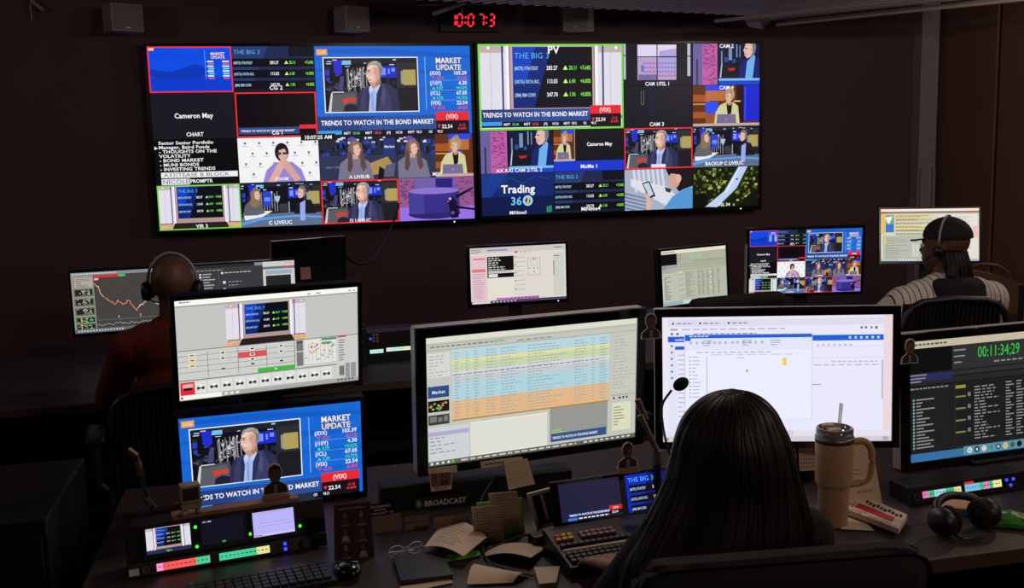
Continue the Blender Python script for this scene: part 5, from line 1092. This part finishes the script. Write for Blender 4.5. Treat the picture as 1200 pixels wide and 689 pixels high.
# ------------------------------------------------------------------ right of the front desk
ip = PZ(1130, 590); i2 = empty('intercom_panel', ip+Vector((.02, .03, 0)), R(5), 'right intercom panel with pink, green and yellow lit keys', 'intercom', 'intercom panels on the desks')
obj('faceplate', box(-.18, .241, 0, .012, 0, .05, .002), M['black'], i2, M_=Tl); obj('case', box(-.17, .225, .013, .1, 0, .048, .002), M['black'], i2)
strip(i2, Tl, -.135, -.005, .016, .034, [(.16, (240, 120, 190)), (.14, (70, 180, 130)), (.3, (150, 215, 225)), (.22, (70, 180, 140)), (.18, (230, 226, 160))]); strip(i2, Tl, .008, .135, .016, .036, [(.4, (120, 190, 225)), (.12, (70, 180, 150)), (.14, (240, 130, 190)), (.1, (70, 180, 150)), (.24, (236, 230, 150))])
strip(i2, Tl, .008, .04, .037, .043, [(1, (240, 40, 50))])
obj('headset_jack', lathe([(.006, 0), (.010, 0), (.010, .004), (.006, .004)], 14, M_=Tl @ Matrix.Translation((-.158, -.001, .022)) @ Matrix.Rotation(R(90), 4, 'X')), M['steel'], i2)
for i in range(2):
    for j in range(3): obj('blue_key', box(.15+j*.012, .158+j*.012, -.003, 0, .012+i*.016, .02+i*.016, .001), M['led_b'] if (i+j) % 2 else M['key_d'], i2, M_=Tl)
# headset lying on the desk
hs = empty('headset', PZ(1128, 622), R(10), 'black headset lying on the right end of the front desk', 'headset')
for s in (-1, 1):
    obj('ear_cup', ball((s*.075, -.005, .039), .032, .042, .036, 16), M['black'], hs, True); obj('ear_pad', lathe([(.018, -.008), (.034, -.008), (.038, 0), (.034, .008), (.018, .008)], 18, M_=Matrix.Translation((s*.05, -.005, .039)) @ Matrix.Rotation(R(90), 4, 'Y')), M['fabric'], hs, True)
obj('headband', tube(spline([(-.078, .0, .05), (-.06, .03, .07), (0, .05, .078), (.06, .03, .07), (.078, .0, .05)], 6), .011, 8), M['black'], hs, True)
obj('mic_boom', tube(spline([(-.08, -.02, .02), (-.06, -.06, .012), (-.01, -.075, .01)], 6), .004, 6), M['black'], hs)
tag(obj('pen', tube([PZ(1146, 600, .757), PZ(1166, 602, .757), PZ(1172, 603, .757)], [.005, .005, .002], 8), M['redpen']), 'red pen lying behind the black headset', 'pen')
bg = sheet('snack_bag', 'green snack bag lying at the right edge of the desk', 'bag', [(1165, 601), (1206, 606), (1208, 621), (1160, 617)], .754, lambda v: v.rects([(10+i*17, 30+(i*23) % 40, 12, 6) for i in range(5)], (190, 205, 170)), 'greenbag', th=.01, lift=lambda u, v: .018*math.sin(3.1*u)*math.sin(3.1*v))
tag(obj('paper_strip', tube([PZ(1170, 600, .775), PZ(1206, 609, .775)], .004, 6), M['paper']), 'pale rolled paper strip lying on the green snack bag', 'paper')

# ------------------------------------------------------------------ things on the rear desk
q = PZ(457, 424); i3 = empty('intercom_panel', q, R(4), 'rear intercom panel with two pale lit strips and a blue light', 'intercom', 'intercom panels on the desks')
obj('faceplate', box(-.105, .16, 0, .012, 0, .15, .003), M['black'], i3); obj('case', box(-.1, .15, .013, .12, 0, .145, .003), M['black'], i3)
strip(i3, Matrix(), -.095, -.03, .048, .066, [(1, (190, 240, 235))]); strip(i3, Matrix(), -.015, .11, .052, .07, [(.2, (240, 240, 240)), (.5, (200, 245, 220)), (.3, (244, 240, 205))])
obj('blue_light', ball((-.09, -.002, .12), .006, n=8), M['led_b'], i3)
for i in range(3):
    for j in range(2): obj('round_key', lathe([(.006, 0), (.006, .004), (0, .004)], 10, M_=Matrix.Translation((-.075+j*.018, -.001, .108+i*.015)) @ Matrix.Rotation(R(90), 4, 'X')), M['spk'], i3)
u = empty('remote_panel', PZ(423, 430), R(6), 'narrow black control box with pale keys beside the rear intercom panel', 'control box')
obj('body', box(-.035, .03, 0, .06, 0, .2, .004), M['black'], u)
for i in range(2):
    for j in range(2): obj('round_key', lathe([(.007, 0), (.007, .004), (0, .004)], 10, M_=Matrix.Translation((-.015+j*.022, -.0005, .15-i*.03)) @ Matrix.Rotation(R(90), 4, 'X')), M['spk'], u)
obj('label_plate', box(-.02, .02, -.001, 0, .18, .186), M['spk'], u)
b = empty('small_loudspeaker', PT(308, 345, 5.0)*1.0, R(8), 'small black box with a grey arch in front of the wide monitor', 'loudspeaker')
b.location = Vector((.03, 5.1, .75)); zt = 1.075-.75
obj('cabinet', box(-.075, .07, 0, .09, 0, zt, .006), M['black'], b); obj('grey_arch', prism([(-.016, zt-.11), (.016, zt-.11), (.016, zt-.05), (.011, zt-.038), (0, zt-.033), (-.011, zt-.038), (-.016, zt-.05)], -.002, 0), M['spk'], b)
b2 = empty('small_loudspeaker', PT(1194, 392, 4.6), R(-20), 'round-faced black loudspeaker at the right edge beside the man in the cap', 'loudspeaker')
b2.location.z = .75; b2.location = Vector((3.72, 4.62, .75)); 
obj('cabinet', box(-.09, .09, 0, .15, 0, .24, .01), M['black'], b2); obj('woofer', lathe([(.06, 0), (.055, .006), (.02, .0), (0, .004)], 24, M_=Matrix.Translation((0, -.001, .1)) @ Matrix.Rotation(R(90), 4, 'X')), M['dark'], b2)
obj('tweeter', lathe([(.025, 0), (.02, .005), (0, .004)], 18, M_=Matrix.Translation((0, -.001, .2)) @ Matrix.Rotation(R(90), 4, 'X')), M['dark'], b2)
sn = obj('sticky_note', box(-.05, .05, -.02, .02, 0, .012, .001), mat('orange_note', (190, 80, 56), .8)); sn.location = PZ(930, 360); sn.location.z = .75; tag(sn, 'orange-red note block lying on the rear desk by the empty chair', 'note block')

bgp = PT(1163, 352, 5.0); bg_ = empty('shoulder_bag', (bgp.x, bgp.y, .75), R(-15), 'brown shoulder bag standing on the rear desk behind the man in the cap', 'bag')
obj('body', prism([(-.13, 0), (.13, 0), (.12, .3), (.02, .34), (-.1, .36), (-.13, .3)], 0, .12, None, .015), M['brownbag'], bg_, True)
obj('flap', prism([(-.128, .16), (.122, .14), (.12, .3), (.02, .34), (-.1, .36), (-.128, .3)], -.008, -.001, None, .002), M['brownbag'], bg_)
obj('strap', tube(spline([(-.12, .06, .32), (-.09, .05, .375), (0, .03, .385), (.08, .05, .35), (.115, .06, .28)], 6), .009, 8), M['brownbag'], bg_, True)

# ------------------------------------------------------------------ chairs
def office_chair(label, loc, rz, top, bw, bh, style='mesh', lean=8, arms=True):
    e = empty('office_chair', loc, R(rz), label, 'chair', 'office chairs at the desks')
    f = 'fabric'
    obj('seat', box(-.25, .25, -.25, .25, .43, .5, .03, seg=3), M[f], e, True)
    T_ = Matrix.Translation((0, -.26, .5)) @ Matrix.Rotation(R(lean), 4, 'X')
    h0, h1 = top-bh-.5, top-.5
    if style == 'mesh':
        n = 20; out = []
        for k in range(n):
            t = k*2*PI/n; cx, cz = math.cos(t), math.sin(t)
            out.append((bw/2*math.copysign(abs(cx)**.45, cx), 0, (h0+h1)/2+bh/2*math.copysign(abs(cz)**.45, cz)))
        obj('back_frame', tube([Vector((x, -.03*(x/(bw/2))**2+.0, z)) for x, y, z in out], .014, 8, closed=True), M['black'], e, True, T_)
        rib = tube([(0, 0, h0+.02), (0, -.012, (h0+h1)/2), (0, 0, h1-.012)], .0045, 6)
        rib.transform(T_); rm = bpy.data.meshes.new('rib'); rib.to_mesh(rm); rib.free(); rm.materials.append(M['dark'])
        nr = 22
        for k in range(nr):
            x = (k+.5)/nr*(bw-.06)-(bw-.06)/2
            o = link_mesh('rib', rm, e); o.location = (x, -.03*(x/(bw/2))**2, 0)
        obj('mesh_panel', box(-bw/2+.02, bw/2-.02, .004, .007, h0+.015, h1-.015), M['fabric'], e, M_=T_)
    else:
        obj('backrest', box(-bw/2, bw/2, -.045, .03, h0, h1, .06 if style == 'pad' else .04, seg=4), M[f], e, True, T_)
    obj('back_post', box(-.04, .04, -.03, -.012, -.06, h0+.12, .005), M['black'], e, M_=T_)
    obj('gas_column', tube([(0, 0, .09), (0, 0, .43)], .028, 12), M['black'], e)
    for k in range(5):
        a = k*2*PI/5+.3; d = Vector((math.cos(a), math.sin(a), 0))
        lg = obj('base_leg', tube([d*.02+Vector((0, 0, .11)), d*.3+Vector((0, 0, .075))], [.026, .016], 8), M['black'], e)
        obj('caster', tube([d*.3+Vector((-d.y, d.x, 0))*.02+Vector((0, 0, .03)), d*.3-Vector((-d.y, d.x, 0))*.02+Vector((0, 0, .03))], .03, 12), M['black'], lg)
    if arms:
        for s in (-1, 1):
            obj('arm_post', tube([(s*.25, 0, .45), (s*.29, 0, .5), (s*.29, -.02, .68)], .015, 8), M['steel'] if style == 'mesh' else M['black'], e)
            obj('armrest', box(s*.29-.035, s*.29+.035, -.14, .12, .68, .71, .012, seg=3), M['black'], e, True)
    return e

# ------------------------------------------------------------------ people: one remeshed body each, clothes and hair as parts
def remeshed(name, bm, voxel, m, parent, smooth=6):
    me = bpy.data.meshes.new(name+'_src'); bm.to_mesh(me); bm.free()
    o = bpy.data.objects.new('tmp', me); COL.objects.link(o)
    r_ = o.modifiers.new('r', 'REMESH'); r_.mode = 'VOXEL'; r_.voxel_size = voxel
    s = o.modifiers.new('s', 'SMOOTH'); s.iterations = smooth; s.factor = .5
    bpy.context.view_layer.update()
    dg = bpy.context.evaluated_depsgraph_get()
    nm = bpy.data.meshes.new_from_object(o.evaluated_get(dg)); nm.name = name
    bpy.data.objects.remove(o); bpy.data.meshes.remove(me)
    nm.materials.clear(); nm.materials.append(m)
    for p_ in nm.polygons: p_.use_smooth = True
    n = bpy.data.objects.new(name, nm); COL.objects.link(n); n.parent = parent
    return n
def cap_(bm, a, b, ra, rb, n=14):
    a, b = Vector(a), Vector(b)
    ball(a, ra, n=n, bm=bm); ball(b, rb, n=n, bm=bm); tube([a, b], [ra, rb], n, bm)
def chain(bm, pts, rs):
    for i in range(len(pts)-1): cap_(bm, pts[i], pts[i+1], rs[i], rs[i+1])
def head_bm(bm, c, face, tilt=0, s=1.0):
    T_ = Matrix.Translation(c) @ Matrix.Rotation(face, 4, 'Z') @ Matrix.Rotation(tilt, 4, 'X') @ Matrix.Scale(s, 4)
    def b_(p, rx, ry, rz, n=18): ball((0, 0, 0), rx, ry, rz, n, bm, T_ @ Matrix.Translation(p)) if False else _b(p, rx, ry, rz, n)
    def _b(p, rx, ry, rz, n):
        t = bmesh.new(); bmesh.ops.create_uvsphere(t, u_segments=n, v_segments=12, radius=1); t.transform(T_ @ Matrix.Translation(p) @ Matrix.Diagonal((rx, ry, rz, 1))); merge(bm, t)
    b_((0, -.012, .03), .076, .094, .088); b_((0, .03, -.035), .058, .062, .072); b_((0, .055, -.085), .034, .03, .025)
    b_((0, .094, -.018), .012, .018, .022, 10); b_((0, .086, -.055), .026, .012, .012, 10); b_((0, .078, .025), .055, .016, .014, 12)
    for x in (-1, 1): b_((x*.077, -.005, -.012), .011, .022, .034, 10)
    return T_
def hand_bm(bm, wrist, d, up, s=1.0, curl=.5, side=1):
    d = Vector(d).normalized(); up = Vector(up); sd = d.cross(up).normalized(); up = sd.cross(d).normalized()
    wrist = Vector(wrist)
    for i, (o, L) in enumerate(((-.030, .066), (-.010, .076), (.010, .072), (.029, .058))):
        root = wrist+d*.085*s+sd*o*s
        cap_(bm, wrist+d*.01*s+sd*o*.6*s, root, .0135*s, .0115*s, 8)
        p_, dr = root, d
        for k, f in enumerate((.45, .32, .25)):
            dr = (dr-up*curl*(.35+.25*k)).normalized(); q_ = p_+dr*L*f*1.15*s
            cap_(bm, p_, q_, (.0095-.001*k)*s, (.0086-.001*k)*s, 8); p_ = q_
    t0 = wrist+d*.03*s+sd*side*.026*s; t1 = t0+(d*.55+sd*side*.75-up*.2).normalized()*.04*s; t2 = t1+(d*.85+sd*side*.25-up*.3).normalized()*.03*s
    chain(bm, [wrist+d*.015*s+sd*side*.015*s, t0, t1, t2], [.014*s, .0125*s, .0105*s, .0085*s])
def person(label, base, H, face, sh_w, sh_z, hip_z, la, ra, skin, shirt, voxel=.008, big=1.0, head_s=1.0, tilt=0, sh_y=0, belly=1.0, hand_curl=.5, shirt_name='shirt', sleeves=1.0, trousers='trousers'):
    """seated figure facing +y; la / ra: elbow, wrist and hand direction in local coordinates; H: head centre"""
    e = empty('person', base, 0, label, 'person')
    bm = bmesh.new(); sb = bmesh.new(); tb = bmesh.new()
    H = Vector(H); neck = Vector((H.x*.7, H.y-.02, sh_z+.035)); sy = sh_y
    T_ = head_bm(bm, H, face, tilt, head_s)
    cap_(bm, neck, H+Vector((0, -.015, -.05)), .056*head_s, .054*head_s)
    for dst, g in ((bm, 0), (sb, .014)):
        for z0, y0, w_, d_, r_ in ((sh_z-.06, sy, sh_w*.62, .085, 1), (sh_z-.2, sy+.0, sh_w*.66, .1, 1), (sh_z-.34, sy-.01, sh_w*.62*belly, .105*belly, 1), (hip_z+.02, -.02, sh_w*.74*belly, .13*belly, 1)):
            ball((0, y0, z0), w_*big+g, d_*big+g, .15+g, 20, dst)
        cap_(dst, (-sh_w*.55, sy, sh_z-.015), (sh_w*.55, sy, sh_z-.015), .06*big+g, .06*big+g)
        cap_(dst, (0, sy, sh_z-.02), neck, .085*big+g, .058+g*.6)
    for s, a in ((-1, la), (1, ra)):
        S0 = Vector((s*sh_w*.88, sy, sh_z-.03)); el, wr, hd = Vector(a[0]), Vector(a[1]), Vector(a[2])
        chain(bm, [S0, el, wr], [.056*big, .042*big, .027]); hand_bm(bm, wr, hd, a[3] if len(a) > 3 else (0, 0, 1), .95, hand_curl, -s)
        k = el.lerp(wr, min(1, max(0, sleeves-.5)*2)*.85); pts = [S0, el, k] if sleeves > .5 else [S0, S0.lerp(el, sleeves*2)]
        chain(sb, pts, [.066*big, .054*big, .040][:len(pts)])
        hp = Vector((s*.1, 0, hip_z)); kn = Vector((s*.15, .44, hip_z+.02)); an = Vector((s*.15, .42, .09))
        chain(bm, [hp, kn, an], [.085*big, .06, .04]); cap_(bm, an, an+Vector((0, .14, -.045)), .036, .03)
        chain(tb, [hp, kn, an+Vector((0, 0, .02))], [.1*big, .075, .058])
        ft = bmesh.new(); cap_(ft, an+Vector((0, -.02, -.035)), an+Vector((0, .17, -.045)), .05, .042); remeshed('shoe', ft, .012, M['shoe'], e, 4)
    ball((0, 0, hip_z), .17*big, .13*big, .1, 18, tb)
    body = remeshed('body', bm, voxel, M[skin], e, 4)
    sh = remeshed(shirt_name, sb, .011, shirt if not isinstance(shirt, str) else M[shirt], e, 6)
    remeshed('trousers', tb, .013, M[trousers], e, 6)
    for x in (-1, 1):
        obj('eye', ball(T_ @ Vector((x*.03, .082, .004)), .0115, n=10), M['white'], e, True)
    return e, T_, body

# the woman at the switcher, seen from behind
wh = PT(853, 508, 2.1); wb = Vector((wh.x+.0, wh.y-.02, 0))
hand_t = PZ(699, 648, .822)-wb
wel = Vector((-.25, .1, .76))
ww, WT, _ = person('woman with long dark hair in a black top working the switcher, seen from behind', wb, (0, .02, wh.z-.036), 0, .185, wh.z-.2, .5,
    (wel, hand_t-Vector((-.03, .1, 0)), (-.25, 1, -.12)), ((.27, .2, .74), (.12, .34, .80), (-.5, 1, 0)), 'skin', 'top', voxel=.006, head_s=.98, hand_curl=.35, sleeves=.9)
def hair_loft(rows, parent, name, seed=1, m='hair', n=72, groove=.03):
    rn = random.Random(seed); ph = [rn.uniform(0, 6.28) for _ in range(8)]
    bm = bmesh.new(); rings = []
    for k, (x, y, z, rx, ry_) in enumerate(rows):
        R_ = []
        for i in range(n):
            a = i*2*PI/n
            g = 1+groove*(math.sin(a*13+ph[0])*.5+math.sin(a*23+ph[1]+z*3)*.35+math.sin(a*37+ph[2])*.3)*min(1, k/12)
            R_.append(bm.verts.new((x+rx*g*math.cos(a), y+ry_*g*math.sin(a), z+ (.012*math.sin(a*9+ph[3])+.008*math.sin(a*21) if k == len(rows)-1 else 0))))
        rings.append(R_)
    top = bm.verts.new((rows[0][0], rows[0][1], rows[0][2]+.006))
    for i in range(n): bm.faces.new((top, rings[0][i], rings[0][(i+1) % n]))
    for A, B_ in zip(rings, rings[1:]):
        for i in range(n): bm.faces.new((A[i], B_[i], B_[(i+1) % n], A[(i+1) % n]))
    bm.faces.new(rings[-1])
    bmesh.ops.recalc_face_normals(bm, faces=bm.faces[:])
    return obj(name, bm, M[m], parent, True)
k = 2.1/1200/math.cos(.2)
prof = [(452, 847, 12), (456, 847, 25), (464, 847, 38), (476, 846, 49), (490, 845, 57), (508, 846, 64), (533, 847, 71), (558, 846, 79), (583, 842, 90), (608, 836, 101), (638, 828, 111), (675, 824, 116), (720, 822, 116)]
rows = []
for y, cx, hw in prof:
    x = (cx-853)*k; z = wh.z-(y-508)*k*.99
    dy = .0 if y < 560 else -.02*min(1, (y-560)/60)
    rows.append((x, dy-.01+.0, z, hw*k, min(.118, hw*k*.98) if y < 560 else .118))
# open the loft in front of the face: shift the upper rings back over the crown
def dense(L, n=4):
    P = [L[0]]+L+[L[-1]]; out = []
    for i in range(1, len(P)-2):
        for j in range(n):
            t = j/n; out.append(tuple(.5*(2*b+(c-a)*t+(2*a-5*b+4*c-d)*t*t+(3*b-a-3*c+d)*t**3) for a, b, c, d in zip(*P[i-1:i+3])))
    return out+[L[-1]]
hair = hair_loft(dense([(x, y_-.012, z, rx, ry_) for x, y_, z, rx, ry_ in rows]), ww, 'long_hair', 3, groove=.013)
rn = random.Random(9)
for i in range(60):
    a = rn.uniform(PI*.95, PI*2.05); s = rn.choice((-1, 1)); bm_ = None
    pts = []
    for j in range(0, len(rows)):
        x, y_, z, rx, ry_ = rows[j]; w_ = 1.0+.022*rn.random()*min(1, j/4); pts.append((x+rx*w_*math.cos(a+.02*j*s), y_-.012+ry_*w_*math.sin(a+.02*j*s), z))
    obj('hair_strand', tube(spline(pts, 3), .0010, 5), M['hair'], ww, True)

# the man with headphones at the wide monitor
lh = PT(203, 336, 4.05); lb = Vector((lh.x, lh.y-.01, 0))
lw, LT, _ = person('man in a dark red shirt with headphones at the wide monitor, seen from behind', lb, (0, .01, lh.z), R(-6), .205, lh.z-.2, .48,
    ((-.3, .2, .78), (-.12, .42, .79), (.3, 1, 0)), ((.3, .2, .78), (.14, .42, .79), (-.3, 1, 0)), 'skin_d', 'red', voxel=.009, big=1.12, head_s=1.06, belly=1.12, sleeves=.8)
def headphones(name, label, base, T_, m_band, s=1.0, mic=True, cup=1.0):
    e = empty(name, (0, 0, 0), 0, label, 'headphones'); e.matrix_world = Matrix.Translation(base) @ T_
    obj('headband', tube([(.088*math.cos(t)*s, -.01, .02+.108*math.sin(t)*s) for t in [PI*k_/14 for k_ in range(15)]], .0055, 8), m_band, e, True)
    for x in (-1, 1):
        obj('ear_cup', lathe([(0, -.012), (.034*cup, -.012), (.038*cup, 0), (.032*cup, .014), (0, .018)], 18, M_=Matrix.Translation((x*.094*s, -.01, -.012)) @ Matrix.Rotation(x*R(90), 4, 'Y')), M['black'], e, True)
    if mic: obj('mic_boom', tube(spline([(-.098, 0, -.02), (-.09, .06, -.06), (-.04, .105, -.075)], 6), .003, 6), M['black'], e)
    return e
headphones('headphones', 'dark headphones with a shiny band on the bald head at left', lb, LT, M['band'])

# the man in the cap and pinstriped jersey
def pinstripe():
    m = bpy.data.materials.new('pinstripe_jersey'); m.use_nodes = True; nt = m.node_tree; b_ = nt.nodes['Principled BSDF']
    tc = nt.nodes.new('ShaderNodeTexCoord'); sx = nt.nodes.new('ShaderNodeSeparateXYZ'); nt.links.new(tc.outputs['Object'], sx.inputs[0])
    m1 = nt.nodes.new('ShaderNodeMath'); m1.operation = 'MULTIPLY'; m1.inputs[1].default_value = 40; nt.links.new(sx.outputs[0], m1.inputs[0])
    m2 = nt.nodes.new('ShaderNodeMath'); m2.operation = 'FRACT'; nt.links.new(m1.outputs[0], m2.inputs[0])
    m3 = nt.nodes.new('ShaderNodeMath'); m3.operation = 'LESS_THAN'; m3.inputs[1].default_value = .15; nt.links.new(m2.outputs[0], m3.inputs[0])
    no = nt.nodes.new('ShaderNodeTexNoise'); no.inputs['Scale'].default_value = 18; nt.links.new(tc.outputs['Object'], no.inputs['Vector'])
    c0 = nt.nodes.new('ShaderNodeMix'); c0.data_type = 'RGBA'; c0.inputs[6].default_value = (*rgb((205, 196, 190)), 1); c0.inputs[7].default_value = (*rgb((228, 222, 218)), 1); nt.links.new(no.outputs['Fac'], c0.inputs[0])
    c1 = nt.nodes.new('ShaderNodeMix'); c1.data_type = 'RGBA'; c1.inputs[7].default_value = (*rgb((24, 22, 26)), 1); nt.links.new(m3.outputs[0], c1.inputs[0]); nt.links.new(c0.outputs[2], c1.inputs[6]); nt.links.new(c1.outputs[2], b_.inputs['Base Color'])
    b_.inputs['Roughness'].default_value = .85
    return m
rh = PT(1107, 289, 4.35); rb = Vector((rh.x, rh.y-.03, 0)); FACE = R(34)
rw, RT, _ = person('large man in a black cap and white pinstriped jersey, seen from behind', rb, (0, .03, rh.z), FACE, .235, rh.z-.2, .52,
    ((-.36, .2, .82), (-.16, .5, .80), (.3, 1, 0)), ((.36, .2, .82), (.16, .5, .80), (-.3, 1, 0)), 'skin_d', pinstripe(), voxel=.009, big=1.2, head_s=.98, belly=1.15, shirt_name='jersey', sleeves=.45)
cp = bmesh.new()
t = bmesh.new(); bmesh.ops.create_uvsphere(t, u_segments=24, v_segments=14, radius=1); bmesh.ops.bisect_plane(t, geom=t.verts[:]+t.edges[:]+t.faces[:], plane_co=(0, 0, -.05), plane_no=(0, 0, -1), clear_outer=True)
t.transform(Matrix.Translation((0, -.012, .045)) @ Matrix.Diagonal((.086, .104, .086, 1))); merge(cp, t)
cap_o = obj('cap', cp, M['cap'], rw, True, RT)
br = bmesh.new(); pts = [(-.06, .07), (-.058, .105), (-.04, .135), (0, .148), (.04, .135), (.058, .105), (.06, .07)]
f0 = br.faces.new([br.verts.new((x, y_, .045-.25*(y_-.07)-2.5*x*x)) for x, y_ in pts]); g = bmesh.ops.extrude_face_region(br, geom=[f0])
for v_ in g['geom']:
    if isinstance(v_, bmesh.types.BMVert): v_.co.z -= .004
bmesh.ops.recalc_face_normals(br, faces=br.faces[:]); obj('brim', br, M['cap'], cap_o, False, RT)
obj('button', ball(RT @ Vector((0, -.012, .132)), .007, n=8), M['cap'], cap_o)
hb = headphones('headset', 'pale-banded headset over the black cap of the man at right', rb, RT, M['band'], 1.06, True, .62)
rn = random.Random(5)
for i in range(14):                                     # short twisted locks under the back of the cap
    a = R(-160+i*10+rn.uniform(-4, 4)); p0 = Vector((.076*math.sin(a)*1.0, -.012+.09*-abs(math.cos(a)), -.01)); p1 = p0+Vector((p0.x*.15, -.02, -.06)); p2 = p1+Vector((rn.uniform(-.02, .02), -.012, -.05-rn.uniform(0, .03)))
    obj('hair_lock', tube(spline([RT @ p0, RT @ p1, RT @ p2], 4), .009, 6), M['hair'], rw, True)
hd_ = bmesh.new(); sz = rh.z-.2
for p_, r_ in (((0, -.1, sz-.05), (.12, .06, .12)), ((0, -.075, sz+.03), (.1, .07, .06)), ((-.07, -.06, sz+.03), (.05, .07, .05)), ((.07, -.06, sz+.03), (.05, .07, .05)), ((0, -.115, sz-.14), (.1, .045, .1))):
    ball(p_, *r_, 18, hd_)
remeshed('hood', hd_, .01, M['vest'], rw, 6)

# the chairs
wc = PT(905, 650, 1.78)
office_chair('black padded office chair with broad back under the long-haired woman', (wc.x, wc.y+.22, 0), -6, PT(1000, 623, 1.76).z+.005, .5, .5, 'pad', 6)
office_chair('black mesh office chair behind the man in the pinstriped jersey', (PT(1117, 348, 4.05).x, PT(1117, 348, 4.05).y+.26, 0), -8, PT(1115, 346, 4.05).z, .44, .52, 'mesh', 6)
office_chair('empty black office chair at the middle of the rear desk', (PT(838, 350, 3.95).x, PT(838, 350, 3.95).y+.25, 0), 10, PT(862, 341, 3.95).z, .42, .5, 'slim', 6)
office_chair('black mesh office chair under the man in the dark red shirt', (lb.x-.03, lb.y-.04, 0), 8, .93, .46, .46, 'mesh', 8)
